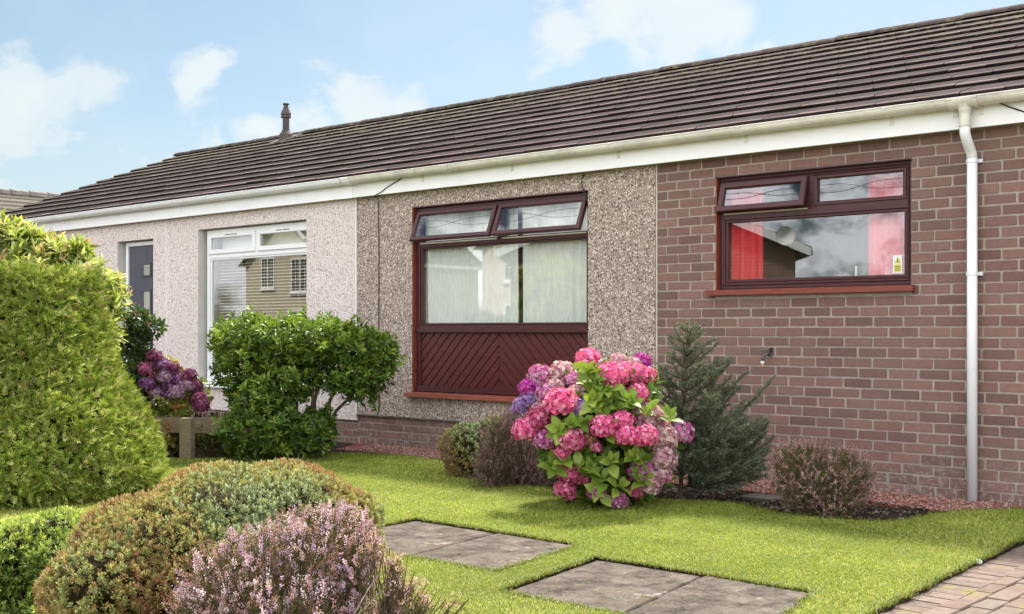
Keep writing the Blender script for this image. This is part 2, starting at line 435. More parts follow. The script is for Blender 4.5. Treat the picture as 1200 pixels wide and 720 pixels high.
def gutter(name, parent, x0, x1, mat, y=-.165, z=2.70, r=.060):
    mb = MB(); n = 14; V = []
    for x in (x0, x1):
        for rr in (r, r-.004):
            for i in range(n+1):
                a = PI+PI*i/n; V.append((x, y+rr*math.cos(a), z+rr*math.sin(a)))
    k = n+1; fs = []
    for i in range(n):
        fs.append((i, i+1, 2*k+i+1, 2*k+i)); fs.append((k+i, 3*k+i, 3*k+i+1, k+i+1))
        fs.append((i, k+i, k+i+1, i+1)); fs.append((2*k+i, 2*k+i+1, 3*k+i+1, 3*k+i))
    fs += [(0, 2*k, 3*k, k), (n, k+n, 3*k+n, 2*k+n)]
    mb.add(V, fs)
    mb.tube([(x0, y-r, z), (x1, y-r, z)], .006, 6)
    return mb.build(name, mat, parent, smooth=False)
def collar(name, parent, xs, w, mat, y=-.165, z=2.70, r=.066):
    for x in xs:
        mb = MB(); n = 14; V = []
        for xx in (x-w/2, x+w/2):
            for rr in (r, r-.005):
                for i in range(n+1):
                    a = PI*1.0+PI*1.0*i/n; V.append((xx, y+rr*math.cos(a), z+rr*math.sin(a)))
        k = n+1; fs = []
        for i in range(n):
            fs += [(i, i+1, 2*k+i+1, 2*k+i), (k+i, 3*k+i, 3*k+i+1, k+i+1), (i, k+i, k+i+1, i+1), (2*k+i, 2*k+i+1, 3*k+i+1, 3*k+i)]
        mb.add(V, fs); mb.box(x-w/2, x+w/2, y-r-.006, y-r+.004, z-.012, z+.002)
        if w < .03: mb.box(x-w*.7, x+w*.7, -.104, -.098, 2.585, 2.66)
        mb.build(name, mat, parent)
def pane(parent, x0, x1, z0, z1, y, name='pane'):
    return MB().box(x0, x1, y, y+.004, z0, z1).build(name, M['glass'], parent)
def rot_out(o_list, hinge, ang):
    """swing verts about a horizontal hinge line (top hung)"""
    for o in o_list:
        n = len(o.data.vertices); v = np.empty(n*3, dtype=np.float32); o.data.vertices.foreach_get('co', v)
        v = v.reshape(-1, 3); org = ORG[o.name]; y = v[:, 1]+org[1]-hinge[0]; z = v[:, 2]+org[2]-hinge[1]
        c, s = math.cos(ang), math.sin(ang)
        v[:, 1] = y*c+z*s+hinge[0]-org[1]; v[:, 2] = -y*s+z*c+hinge[1]-org[2]
        o.data.vertices.foreach_set('co', v.ravel()); o.data.update()
def lead(parent, x0, x1, z0, z1, y):
    """curved lead lines stuck on the glass"""
    w = x1-x0; h = z1-z0; L = []
    for s in (1, -1):
        pts = []
        for i in range(21):
            t = i/20; b = math.sin(min(1, max(0, (t-.25)/.5))*2*PI)
            pts.append((x0+.01+t*(w-.02), y, z0+h*.55+s*h*(.17*math.cos(min(1, max(0, (t-.2)/.6))*PI))))
        L.append((pts, .0018))
    V, f, _ = tubes(L, 4)
    return raw('lead_strip', V, [(f, 0)], M['lead'], parent)

# ================================================================== HOUSES
XB, XM, XG = -5.60, -9.35, -18.2          # brick | brown roughcast | pink roughcast | far gable
XR = 3.2
ZW = 2.64
WR = (-5.04, -3.43, 1.46, 2.36)           # right window opening
WM = (-8.52, -6.315, .50, 2.36)           # middle window opening
b1 = thing('bungalow', 'brown brick and brown pebbledash bungalow with dark red window frames and white downpipe', 'house', (-4, 0, 0))
bw = brick_part('brick_wall', b1, [(XB, XR, -.06, ZW)], [(WR[0], WR[1], WR[2]-.05, WR[3])], 0, .26, .035)
brick_part('brick_plinth', b1, [(XM, XB, -.06, .262)], [], 0, .26, .035)
mb = MB(); holed(mb, XM, XB-.012, .27, ZW, [WM], -.018, .278, 0, 1, 2)
mb.build('pebbledash_wall', [M['brown_dash'], M['plaster'], M['rosewood']], b1)
MB().box(XM, XB-.012, -.026, -.006, .256, .270).build('drip_strip', M['steel'], b1)
MB().box(XM+.004, XB, .003, .02, .262, .272).build('damp_course', M['black'], b1)
MB().box(XB-.012, XB, -.010, .03, -.05, ZW).build('movement_joint', M['seal'], b1)
# other walls, ceiling, floor, partitions
mb = MB(); mb.box(XR-.26, XR, .268, 7.2, -.06, ZW, 0); mb.box(XM, XR, 7.2, 7.46, -.06, ZW, 0)
mb.add([(XR, .0, ZW), (XR, 7.46, ZW), (XR, 3.6, ZE+RUN*TP-.04)], [(0, 1, 2)], 0)
mb.build('rear_wall', M['brown_dash'], b1)
mb = MB(); mb.box(XM+.10, XR-.27, .30, 7.1, 2.42, 2.46); mb.box(XM+.10, XR-.27, .30, 7.1, -.02, .02)
mb.box(XM+.0, XM+.09, .28, 7.1, -.02, 2.5); mb.box(-5.75, -5.65, .28, 4.0, .02, 2.42); mb.box(-2.6, -2.5, .28, 4.0, .02, 2.42)
mb.box(-9.2, -2.5, 4.0, 4.1, .02, 2.42)
mb.build('inner_walls', M['plaster'], b1)
# fascia and gutter
FB = 2.508
MB().box(XM+.05, XR, -.10, -.078, FB, 2.70).build('fascia', M['fascia'], b1)
MB().box(XM+.05, XR, -.0775, -.022, FB+.006, FB+.016).build('soffit', M['fascia'], b1)
MB().box(-7.24, -7.22, -.104, -.0995, FB, 2.70).build('fascia_joint', M['fascia'], b1)
g1 = gutter('gutter', b1, -9.40, XR, M['gutter_old'])
collar('gutter_bracket', g1, [wx(p, -.16) for p in (490, 595, 720, 870, 1041)]+[-1.9, -.9, .1, 1.1, 2.1], .022, M['gutter_old'])
collar('gutter_union', g1, [wx(p, -.16) for p in (526,)], .09, M['gutter_old'], r=.0685)
xp = wx(1131, -.16)
collar('gutter_outlet', g1, [xp-.085, xp+.085], .025, M['gutter_old'], r=.070)
n = 14
mb = MB(); V = []
for x in (xp-.08, xp+.08):
    for i in range(n+1):
        a = PI+PI*i/n; V.append((x, -.165+.066*math.cos(a), 2.70+.066*math.sin(a)))
mb.add(V, [(i, i+1, n+2+i, n+1+i) for i in range(n)])
prof = [(.058, 2.660), (.045, 2.635), (.037, 2.60), (.036, 2.55), (.039, 2.549), (.039, 2.51)]
for (r0, z0), (r1, z1) in zip(prof[:-1], prof[1:]):
    mb.tube([(xp, -.165, z0), (xp, -.165, z1)], [r0, r1], 16, cap=False)
mb.build('gutter_tee', M['gutter_old'], g1, smooth=True)
mb = MB(); mb.tube([(xp, -.165, 2.525), (xp, -.165, 2.47), (xp+.002, -.155, 2.445), (xp+.004, -.125, 2.405), (xp+.006, -.085, 2.365), (xp+.008, -.062, 2.335), (xp+.009, -.056, 2.30)], .0345, 16)
dp = mb.build('swan_neck', M['pipe'], b1, smooth=True)
mb = MB(); xq = xp+.009; mb.tube([(xq, -.056, 2.315), (xq, -.056, -.03)], .034, 20)
dpp = mb.build('downpipe', M['pipe'], b1, smooth=True)
for z in (2.29, 1.52):
    mb = MB(); mb.tube([(xq, -.056, z-.013), (xq, -.056, z+.013)], .0375, 20); mb.box(xq-.055, xq+.055, -.022, .0, z-.012, z+.012)
    mb.build('pipe_clip', M['pipe'], dpp)
# roof
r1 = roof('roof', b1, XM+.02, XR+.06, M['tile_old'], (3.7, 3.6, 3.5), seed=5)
ridge(r1, XM+.02, XR+.06, M['tile_old'])
# cables
def cable(pts, parent, r=.0045):
    return MB().tube(pts, r, 6).build('cable', M['black'], parent)
xc = wx(446)
cable([(wx(473, -.11), -.115, 2.66), (wx(468, -.11), -.112, 2.63), (wx(460, -.11), -.108, 2.60), (wx(452, -.11), -.106, 2.565), (wx(447, -.1), -.106, 2.53), (xc, -.10, 2.495), (xc, -.035, 2.47), (xc+.002, -.024, 1.9), (xc-.002, -.024, 1.2), (xc+.003, -.024, .30)], b1)
xc = wx(684)
cable([(xc+.03, -.03, 2.50), (xc, -.026, 2.46), (xc, -.025, 2.40), (xc+.02, -.03, 2.36), (xc+.06, -.02, 2.25), (xc+.035, .02, 2.15)], b1, .005)
cable([(wx(1168, -.12), -.12, 2.66), (wx(1182, -.1), -.108, 2.62), (wx(1200, -.1), -.106, 2.575), (wx(1240, -.1), -.106, 2.525)], b1, .005)
# tap
xt = wx(901)
tp_ = MB()
tp_.tube([(xt+.012, .002, .955), (xt+.012, -.012, .955)], .021, 12)
tp_.tube([(xt+.012, -.01, .955), (xt+.006, -.05, .952), (xt, -.085, .930), (xt-.002, -.095, .895)], [.011, .011, .0125, .0115], 10)
tap = tp_.build('garden_tap', M['steel'], b1, smooth=True)
MB().tube([(xt-.002, -.095, .899), (xt-.002, -.095, .880)], .015, 12).build('tap_collar', M['label_white'], tap)
MB().tube([(xt-.002, -.095, .880), (xt-.002, -.095, .855)], .0105, 12).build('tap_nozzle', M['brass'], tap)
mb = MB(); mb.tube([(xt+.002, -.066, .95), (xt-.002, -.07, .985)], .006, 8); mb.tube([(xt-.05, -.075, .972), (xt-.002, -.07, .985), (xt+.035, -.066, .988)], .0065, 8)
mb.build('tap_handle', M['steel'], tap)
mb = MB(); mb.tube([(xt+.02, -.004, .96), (xt+.022, -.006, .999)], .013, 8); mb.build('pipe_stub', M['black'], tap)

# --- right window (dark red upvc, casement over fixed light)
x0, x1, z0, z1 = WR
yf = .045
mb = MB(); mb.ring(x0+.002, x1-.002, z0, z1-.002, .052, yf, yf+.07); mb.ring(x0+.03, x1-.03, z0+.028, z1-.03, .012, yf-.008, yf+.01)
zt = 2.045; xm = x0+(x1-x0)*.497
mb.box(x0+.05, x1-.05, yf+.002, yf+.068, zt-.03, zt+.03); mb.box(xm-.03, xm+.03, yf+.004, yf+.066, zt+.03, z1-.053)
mb.ring(x0+.052, x1-.052, z0+.052, zt-.03, .026, yf+.012, yf+.05)
mb.ring(xm+.03, x1-.052, zt+.03, z1-.053, .03, yf-.004, yf+.05)
mb.tube([(x0+.01, yf+.001, z0-.004), (x1-.01, yf+.001, z0-.004)], .005, 6)
w1 = mb.build('window_frame', M['rosewood'], b1)
tag(w1, 'dark red window frame with one top light open in the brick wall')
MB().box(x0-.06, x1+.03, -.055, .10, z0-.048, z0-.004).build('sill', M['red_stain'], w1)
mb = MB(); mb.box(x0, x0+.010, .0, yf+.02, z0, z1-.012); mb.build('reveal_board', M['red_stain'], w1)
MB().box(x0, x1, -.004, yf+.02, z1-.010, z1).build('head_board', M['rosewood'], w1)
pane(w1, x0+.07, x1-.07, z0+.07, zt-.05, yf+.028)
pane(w1, xm+.055, x1-.075, zt+.055, z1-.078, yf+.022)
lead(w1, xm+.06, x1-.08, zt+.058, z1-.08, yf+.020)
sx0, sx1, sz0, sz1 = x0+.03, xm-.012, zt+.022, z1-.050
sa = MB().ring(sx0, sx1, sz0, sz1, .048, yf-.022, yf+.02).build('open_sash', M['rosewood'], w1)
sp = pane(w1, sx0+.045, sx1-.045, sz0+.045, sz1-.045, yf-.004)
sl = lead(w1, sx0+.05, sx1-.05, sz0+.05, sz1-.05, yf-.007)
rot_out([sa, sp, sl], (yf-.02, sz1), math.radians(17))
MB().box(sx0+.02, sx1-.01, yf-.002, yf+.002, zt+.012, zt+.022).build('weather_seal', M['seal'], w1)
st = MB(); sxx = x1-.165
st.box(sxx, sxx+.068, yf+.0245, yf+.0272, z0+.09, z0+.215, 0)
st.box(sxx+.008, sxx+.060, yf+.0235, yf+.0245, z0+.098, z0+.150, 1)
st.add([(sxx+.010, yf+.0238, z0+.158), (sxx+.058, yf+.0238, z0+.158), (sxx+.034, yf+.0238, z0+.206)], [(0, 1, 2)], 1)
st.box(sxx+.031, sxx+.037, yf+.0230, yf+.0236, z0+.166, z0+.192, 2)
for zz in (.106, .120, .134): st.box(sxx+.014, sxx+.054, yf+.0228, yf+.0234, z0+zz, z0+zz+.005, 2)
st.build('warning_sticker', [M['label_white'], M['yellow'], M['steel']], w1)
for px_ in (972,):
    MB().tube([(-3.95, .22, 1.62), (-3.95, .22, 1.50)], .008, 8).build('handle', M['upvc'], w1)

# --- middle window with the chevron boarded panel underneath
x0, x1, z0, z1 = WM
yf = .030
zp = 1.155; zt = 1.985; xm = (x0+x1)/2+.02
mb = MB(); mb.ring(x0+.012, x1-.002, z0+.03, z1-.012, .045, yf, yf+.08)
mb.box(x0+.055, x1-.045, yf+.004, yf+.076, zt-.026, zt+.026); mb.box(xm-.03, xm+.03, yf+.006, yf+.074, zt+.026, z1-.055)
mb.box(x0+.055, x1-.045, yf-.006, yf+.076, zp-.03, zp+.03)
mb.box(x0+.02, x1-.01, yf-.022, yf+.0, zp-.038, zp-.002)
mb.box(x0+.02, x1-.01, yf-.020, yf-.0005, z0+.035, z0+.085)
mb.ring(x0+.057, x1-.047, zp+.03, zt-.026, .022, yf+.014, yf+.06)
w2 = mb.build('window_frame', M['rosewood'], b1)
tag(w2, 'tall dark red window frame with two open top lights above a boarded panel')
MB().box(x0, x0+.010, -.014, yf+.03, z0+.0, z1-.010).build('reveal_board', M['red_stain'], w2)
MB().box(x0, x1, -.016, yf+.03, z1-.010, z1).build('head_board', M['rosewood'], w2)
MB().hexa([(x0-.05, -.085, z0-.02), (x0-.05, -.085, z0+.012), (x0-.05, .05, z0-.02), (x0-.05, .05, z0+.03),
           (x1+.02, -.085, z0-.02), (x1+.02, -.085, z0+.012), (x1+.02, .05, z0-.02), (x1+.02, .05, z0+.03)]).build('sill', M['sill_stain'], w2)
pane(w2, x0+.075, x1-.065, zp+.05, zt-.045, yf+.03)
def clip(poly, x0, x1, z0, z1):
    for ax, s, lim in ((0, 1, x0), (0, -1, x1), (1, 1, z0), (1, -1, z1)):
        out = []
        for i in range(len(poly)):
            a, b = poly[i], poly[(i+1) % len(poly)]
            da, db = s*(a[ax]-lim), s*(b[ax]-lim)
            if da >= 0: out.append(a)
            if da*db < 0:
                t = da/(da-db); out.append((a[0]+(b[0]-a[0])*t, a[1]+(b[1]-a[1])*t))
        poly = out
        if len(poly) < 3: return []
    return poly
mb = MB(); pa, pb, pc, pd = x0+.05, x1-.04, z0+.075, zp-.028; cx = (x0+x1)/2
mb.box(pa-.01, pb+.01, yf+.030, yf+.045, pc-.01, pd+.01)
sp_ = .107; gr = .011
for sd in (-1, 1):
    for k in range(-16, 16):
        za = pc+k*sp_; zb = za+sp_-gr
        hw = 1.3
        quad = [(cx, za), (cx, zb), (cx+sd*hw, zb-hw), (cx+sd*hw, za-hw)]
        X0, X1 = (cx, pb) if sd == 1 else (pa, cx)
        q = clip(quad, X0, X1, pc, pd)
        if len(q) < 3: continue
        if sum(q[i][0]*q[(i+1) % len(q)][1]-q[(i+1) % len(q)][0]*q[i][1] for i in range(len(q))) < 0: q = q[::-1]
        mx_, mz_ = sum(a[0] for a in q)/len(q), sum(a[1] for a in q)/len(q)
        m = len(q); V = [(x, yf+.031, z) for x, z in q]
        ins = []
        for i in range(m):    # inset edge by 4 mm
            a, b, c_ = A(q[i-1]), A(q[i]), A(q[(i+1) % m])
            e1, e2 = nrm(b-a), nrm(c_-b); n1, n2 = A((-e1[1], e1[0])), A((-e2[1], e2[0]))
            bi = nrm(n1+n2); ins.append(tuple(b+bi*.0022/max(.35, float(bi@n1))))
        V += [(x, yf+.020, z) for x, z in ins]
        mb.add(V, [tuple(range(m, 2*m))]+[(i, (i+1) % m, m+(i+1) % m, m+i) for i in range(m)])
mb.build('boarded_panel', M['panel_stain'], w2)
for (a, b) in ((x0+.045, xm-.014), (xm+.014, x1-.035)):
    sz0, sz1 = zt+.012, z1-.048
    sa = MB().ring(a, b, sz0, sz1, .042, yf-.024, yf+.016).build('open_sash', M['rosewood'], w2)
    sp = pane(w2, a+.04, b-.04, sz0+.04, sz1-.04, yf-.008)
    sl = lead(w2, a+.045, b-.045, sz0+.045, sz1-.045, yf-.012)
    rot_out([sa, sp, sl], (yf-.022, sz1), math.radians(22))
    MB().box(a+.02, b-.02, yf-.003, yf+.003, zt+.004, zt+.016).build('weather_seal', M['seal'], w2)
for q_ in (x0+.10, xm+.05): MB().tube([(q_, yf-.07, zt+.055), (q_+.03, yf+.0, zt+.03)], .006, 6).build('sash_stay', M['steel'], w2)

# curtains and blinds (hang in the rooms: things of their own)
def curtain(name, label, cat, x0, x1, z0, z1, y, mat, fold, amp, group=None, gather=0.0):
    n = int((x1-x0)/fold*8); V = []
    for k in range(5):
        t = k/4; z = z0+(z1-z0)*t
        for i in range(n+1):
            s = i/n; ph = s*(x1-x0)/fold*2*PI
            V.append((x0+(x1-x0)*s, y+amp*math.sin(ph+.6*math.sin(ph*.31))*(1-.3*t)+.006*math.sin(ph*.37+k), z))
    Q = [(k*(n+1)+i, k*(n+1)+i+1, (k+1)*(n+1)+i+1, (k+1)*(n+1)+i) for k in range(4) for i in range(n)]
    o = raw(name, V, [(Q, 0)], mat, None, smooth=True, loc=(x0, y, z0)); return tag(o, label, cat, group)
curtain('curtain', 'red pleated curtain at the left side of the window in the brick wall', 'curtain', -5.02, -4.69, 1.30, 2.38, .145, M['red_cloth'], .085, .032, 'red curtains')
curtain('curtain', 'red pleated curtain at the right side of the brick wall window, behind the sticker', 'curtain', -3.82, -3.36, 1.30, 2.38, .145, M['red_cloth'], .085, .032, 'red curtains')
curtain('net_curtain', 'white net curtain left of the dark gap in the tall middle window', 'curtain', -8.48, -7.245, .60, 2.34, .130, M['net_cloth'], .089, .028, 'white net curtains')
curtain('net_curtain', 'white net curtain right of the dark gap in the tall middle window', 'curtain', -7.195, -6.20, .60, 2.34, .130, M['net_cloth'], .089, .028, 'white net curtains')

# ------------------------------------------------------------ neighbour
b2 = thing('bungalow', 'pink pebbledash bungalow with a white window and slate grey door, next door', 'house', (-13, 0, 0))
WW = (-12.22, -10.17, .50, 2.345); DW = (-14.05, -13.20, .04, 2.29)
mb = MB(); holed(mb, XG, XM, .255, ZW, [WW, (DW[0], DW[1], .2, DW[3])], -.022, .28, 0, 1, 2)
mb.build('pebbledash_wall', [M['pink_dash'], M['plaster'], M['reveal']], b2)
brick_part('brick_plinth', b2, [(XG, DW[0], -.06, .25), (DW[1], XM, -.06, .25)], [], 0, .25, .02)
mb = MB(); mb.box(XG, XG+.26, .262, 7.2, -.06, ZW, 0); mb.box(XG, XM, 7.2, 7.46, -.06, ZW, 0)
mb.add([(XG, 0, ZW), (XG, 7.46, ZW), (XG, 3.6, ZE+RUN*TP-.04)], [(0, 2, 1)], 0); mb.build('rear_wall', M['pink_dash'], b2)
mb = MB(); mb.box(XG+.3, XM-.02, .30, 7.1, 2.42, 2.46); mb.box(XG+.3, XM-.02, .30, 7.1, -.02, .02); mb.box(-13.0, -12.9, .30, 4.0, .02, 2.42); mb.box(XG+.3, XM-.02, 4.0, 4.1, .02, 2.42)
mb.build('inner_walls', M['plaster'], b2)
MB().box(XM-.010, XM+.002, -.030, -.016, .255, FB+.01).build('corner_bead', M['upvc'], b2)
xb_ = wx(197); MB().box(xb_-.006, xb_+.006, -.028, -.020, .255, FB+.01).build('render_bead', M['upvc'], b2)
MB().box(XG, XM+.049, -.10, -.078, FB, 2.70).build('fascia', M['fascia_new'], b2)
MB().box(XG, XM+.049, -.0775, -.024, FB+.006, FB+.016).build('soffit', M['fascia_new'], b2)
MB().box(XM-.10, XM+.03, -.106, -.1, FB-.004, 2.70).build('fascia_cover', M['fascia_new'], b2)
g2 = gutter('gutter', b2, XG-.02, -9.405, M['gutter_new'], z=2.698)
collar('gutter_bracket', g2, [wx(p, -.16) for p in (71, 101, 134, 172, 206, 246, 290, 341, 393)], .022, M['gutter_new'])
collar('gutter_union', g2, [wx(167, -.16), wx(410, -.16)], .11, M['gutter_new'], r=.0685)
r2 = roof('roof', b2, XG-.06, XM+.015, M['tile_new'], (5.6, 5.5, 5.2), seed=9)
ridge(r2, XG-.06, XM+.015, M['tile_new'])
yv = 3.25; zv = ZE+(yv-YE)*TP; xv = -14.75
mb = MB(); mb.hexa([(xv-.17, yv-.22, zv-.07), (xv-.17, yv-.22, zv-.045), (xv-.17, yv+.2, zv+.09), (xv-.17, yv+.2, zv+.125),
                    (xv+.17, yv-.22, zv-.07), (xv+.17, yv-.22, zv-.045), (xv+.17, yv+.2, zv+.09), (xv+.17, yv+.2, zv+.125)])
mb.lathe([(.115, zv-.02), (.10, zv+.10), (.062, zv+.15), (.052, zv+.19), (.052, zv+.36)], xv, yv, 16)
vp = mb.build('vent_pipe', M['vent'], r2, smooth=False)
mb = MB(); mb.lathe([(.080, zv+.36), (.082, zv+.375), (.066, zv+.385), (.066, zv+.395), (.082, zv+.402), (.080, zv+.425), (.035, zv+.53), (.033, zv+.56), (.055, zv+.565), (.050, zv+.578)], xv, yv, 16)
mb.build('cowl', M['vent'], vp)
# window
x0, x1, z0, z1 = WW; yf = .055; zt = 1.985+.04; xm = (x0+x1)/2
mb = MB(); mb.ring(x0+.07, x1+.02, z0+.05, z1-.012, .055, yf, yf+.07)
mb.box(x0+.12, x1-.03, yf+.003, yf+.067, zt-.03, zt+.03); mb.box(xm-.0, xm+.06, yf+.004, yf+.066, zt+.03, z1-.066)
mb.ring(x0+.127, x1-.037, z0+.108, zt-.03, .026, yf+.012, yf+.05)
for a, b in ((x0+.127, xm+.0), (xm+.06, x1-.037)):
    mb.ring(a-.010, b+.010, zt+.018, z1-.058, .055, yf-.014, yf+.03)
w3 = mb.build('window_frame', M['upvc'], b2)
tag(w3, 'white window frame with two small top lights')
mb = MB(); mb.hexa([(x0-.03, -.07, z0-.035), (x0-.03, -.07, z0-.005), (x0-.03, .06, z0-.035), (x0-.03, .06, z0+.05), (x1+.03, -.07, z0-.035), (x1+.03, -.07, z0-.005), (x1+.03, .06, z0-.035), (x1+.03, .06, z0+.05)])
mb.build('sill', M['upvc'], w3)
pane(w3, x0+.145, x1-.06, z0+.13, zt-.05, yf+.028)
for a, b in ((x0+.127, xm+.0), (xm+.06, x1-.037)):
    pane(w3, a+.040, b-.040, zt+.068, z1-.108, yf+.004)
    c_ = (a+b)/2
    MB().box(c_-.12, c_-.01, yf-.018, yf-.012, z1-.086, z1-.078).build('trickle_vent', M['black'], w3)
    MB().box(c_+.01, c_+.12, yf-.018, yf-.012, z1-.086, z1-.078).build('trickle_vent', M['black'], w3)
# venetian blind
mb = MB(); zz = z0+.13
while zz < zt-.02:
    a = math.radians(20); hw = .019
    mb.hexa([(x0+.17, yf+.11-hw*math.cos(a), zz-hw*math.sin(a)), (x0+.17, yf+.11-hw*math.cos(a), zz-hw*math.sin(a)+.0025), (x0+.17, yf+.11+hw*math.cos(a), zz+hw*math.sin(a)), (x0+.17, yf+.11+hw*math.cos(a), zz+hw*math.sin(a)+.0025),
             (x1-.03, yf+.11-hw*math.cos(a), zz-hw*math.sin(a)), (x1-.03, yf+.11-hw*math.cos(a), zz-hw*math.sin(a)+.0025), (x1-.03, yf+.11+hw*math.cos(a), zz+hw*math.sin(a)), (x1-.03, yf+.11+hw*math.cos(a), zz+hw*math.sin(a)+.0025)])
    zz += .036
for xx in (x0+.45, xm+.1, x1-.35): mb.tube([(xx, yf+.093, z0+.1), (xx, yf+.093, zt)], .002, 4)
mb.box(x0+.17, x1-.03, yf+.09, yf+.13, zt+.0, zt+.03)
vb = mb.build('venetian_blind', M['slat'], None, loc=(xm, yf+.11, z0)); tag(vb, 'wooden slatted venetian blind lowered in the white window', 'blind')
curtain('blind', 'pale roller blind behind the small top lights of the white window', 'blind', x0+.15, x1-.05, zt+.032, z1-.03, .22, M['net_cloth'], .3, .002)
# door
x0, x1, z0, z1 = DW; yf = .06
mb = MB(); mb.ring(x0+.06, x1+.02, z0, z1-.012, .055, yf, yf+.07, wb=.03)
dfm = mb.build('door_frame', M['upvc'], b2)
mb = MB(); da, db_ = x0+.12, x1-.04
mb.box(da, db_, yf+.022, yf+.055, z0+.035, z1-.070)
for k in range(1, 5): mb.box(da+(db_-da)*k/5-.002, da+(db_-da)*k/5+.002, yf+.0205, yf+.0225, z0+.05, z1-.08)
dl = mb.build('door', M['door'], b2)
for (za, zb) in ((1.82, 2.00), (.75, 1.66)):
    c0, c1 = da+.32, da+.52
    MB().ring(c0, c1, za, zb, .025, yf+.008, yf+.0205).build('glazing_bead', M['door'], dl)
    MB().box(c0+.024, c1-.024, yf+.014, yf+.0195, za+.024, zb-.024).build('door_glass', M['glass'], dl)
    MB().box(c0+.024, c1-.024, yf+.0196, yf+.0216, za+.024, zb-.024).build('door_glass_backing', M['plaster'], dl)
MB().box(x0, x1, -.3, .02, -.05, .04).build('doorstep', M['concrete'], b2)

# ------------------------------------------------------------ other houses
def far_house(name, label, cx, cy, w, d, rz, wallm, roofm, eave=2.6, pitch=.42, wins=(), gable_wall=True, group=None, dish=None, boards=True):
    """w along the gable (local x), ridge along local y"""
    t = thing(name, label, 'house', (cx, cy, 0), group)
    t.rotation_euler = (0, 0, rz); ORG[t.name] = A((0, 0, 0))
    hw = w/2; zr = eave+hw*pitch
    mb = MB()
    V = [(-hw, 0, -.1), (hw, 0, -.1), (hw, 0, eave), (0, 0, zr), (-hw, 0, eave)]
    mb.add(V+[(x, d, z) for x, y, z in V], [(0, 1, 2, 3, 4), (9, 8, 7, 6, 5), (0, 5, 6, 1), (1, 6, 7, 2), (4, 9, 5, 0)])
    mb.build('wall', wallm, t)
    L = math.sqrt(hw*hw*(1+pitch*pitch)); V, Q, C = [], [], []; n = 0
    R = random.Random(4)
    for sd in (-1, 1):
        nc = max(4, int((L+.35)/.345)); ca, sa = 1/math.sqrt(1+pitch*pitch), pitch/math.sqrt(1+pitch*pitch)
        for k in range(nc):
            g = (L+.30)/nc; tc = R.uniform(.85, 1.15)
            for (s, h) in ((k*g, .03), (k*g, .065), ((k+1)*g+.05, .03)):
                px_, pz = s*ca-h*sa, s*sa+h*ca
                x = sd*(hw+.28-px_); z = eave-.28*pitch+pz
                V += [(x, -.22, z), (x, d+.22, z)]
            Q += [(n, n+1, n+3, n+2), (n+2, n+3, n+5, n+4), (n, n+2, n+4, n), ]
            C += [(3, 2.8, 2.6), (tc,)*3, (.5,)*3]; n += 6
    Q = [q if len(set(q)) == 4 else None for q in Q]; C = [c for q, c in zip(Q, C) if q]; Q = [q for q in Q if q]
    rf = raw('roof', V, [(Q, 0)], roofm, t, col=A(C))
    mb = MB(); r = .12; k = 0; yy = -.22
    while yy < d+.2:
        mb.tube([(0, yy, zr+.04), (0, min(yy+.44, d+.22), zr+.035)], [r+.01, r], 8); yy += .445
    mb.build('ridge_tiles', M['slate_ridge'], rf)
    if boards:
        for sd in (-1, 1):
            ca = 1/math.sqrt(1+pitch*pitch)
            a = (sd*(hw+.28), eave-.28*pitch); b = (0, zr)
            MB().hexa([(a[0], -.24, a[1]-.14), (a[0], -.24, a[1]+.045), (a[0], -.20, a[1]-.14), (a[0], -.20, a[1]+.045),
                       (b[0], -.24, b[1]-.14), (b[0], -.24, b[1]+.045), (b[0], -.20, b[1]-.14), (b[0], -.20, b[1]+.045)]).build('barge_board', M['fascia_new'], t)
            MB().box(sd*(hw+.30)-.03, sd*(hw+.30)+.03, -.2, d+.2, eave-.28*pitch-.12, eave-.28*pitch+.02).build('gutter', M['fascia_new'], t)
    for (wx0, wx1, wz0, wz1) in wins:
        mb = MB(); mb.ring(wx0, wx1, wz0, wz1, .07, -.05, .02); m_ = (wx0+wx1)/2; mb.box(m_-.035, m_+.035, -.045, .01, wz0+.07, wz1-.07)
        for s in (.25, .75): mb.box(wx0+(wx1-wx0)*s-.012, wx0+(wx1-wx0)*s+.012, -.04, -.02, wz0+.07, wz1-.07)
        for s in (.36, .68): mb.box(wx0+.07, wx1-.07, -.043, -.02, wz0+(wz1-wz0)*s-.012, wz0+(wz1-wz0)*s+.012)
        wf = mb.build('window', M['upvc'], t)
        MB().box(wx0+.07, wx1-.07, -.018, -.012, wz0+.07, wz1-.07).build('pane', M['dark_pane'], wf)
        MB().box(wx0-.05, wx1+.05, -.09, .0, wz0-.07, wz0-.003).build('sill', M['upvc'], wf)
    if dish:
        mb = MB(); x, z = dish
        for k in range(5):
            pass
        prof = [(.20*s, .07*s*s) for s in (.02, .3, .6, .85, 1.0)]; V = []; n_ = 16
        for r_, h_ in prof:
            for i in range(n_):
                a = 2*PI*i/n_; V.append((x+r_*math.cos(a), -.42-h_, z+r_*math.sin(a)))
        mb.add(V, [(j*n_+i, j*n_+(i+1) % n_, (j+1)*n_+(i+1) % n_, (j+1)*n_+i) for j in range(4) for i in range(n_)])
        mb.tube([(x, -.42, z), (x, -.2, z-.1), (x, .0, z-.1)], .02, 6); mb.build('satellite_dish', M['label_white'], t)
    return t
M['slate_ridge'] = paint('slate_ridge', (.14, .12, .11), .85, .2)
M['dark_pane'] = paint('dark_pane', (.03, .035, .04), .08, .1, spec=.8)
M['cream'] = paint('cream_render', (.46, .40, .30), .9, .06, .1)
M['pinkren'] = paint('pink_render', (.58, .44, .38), .9, .06, .1)
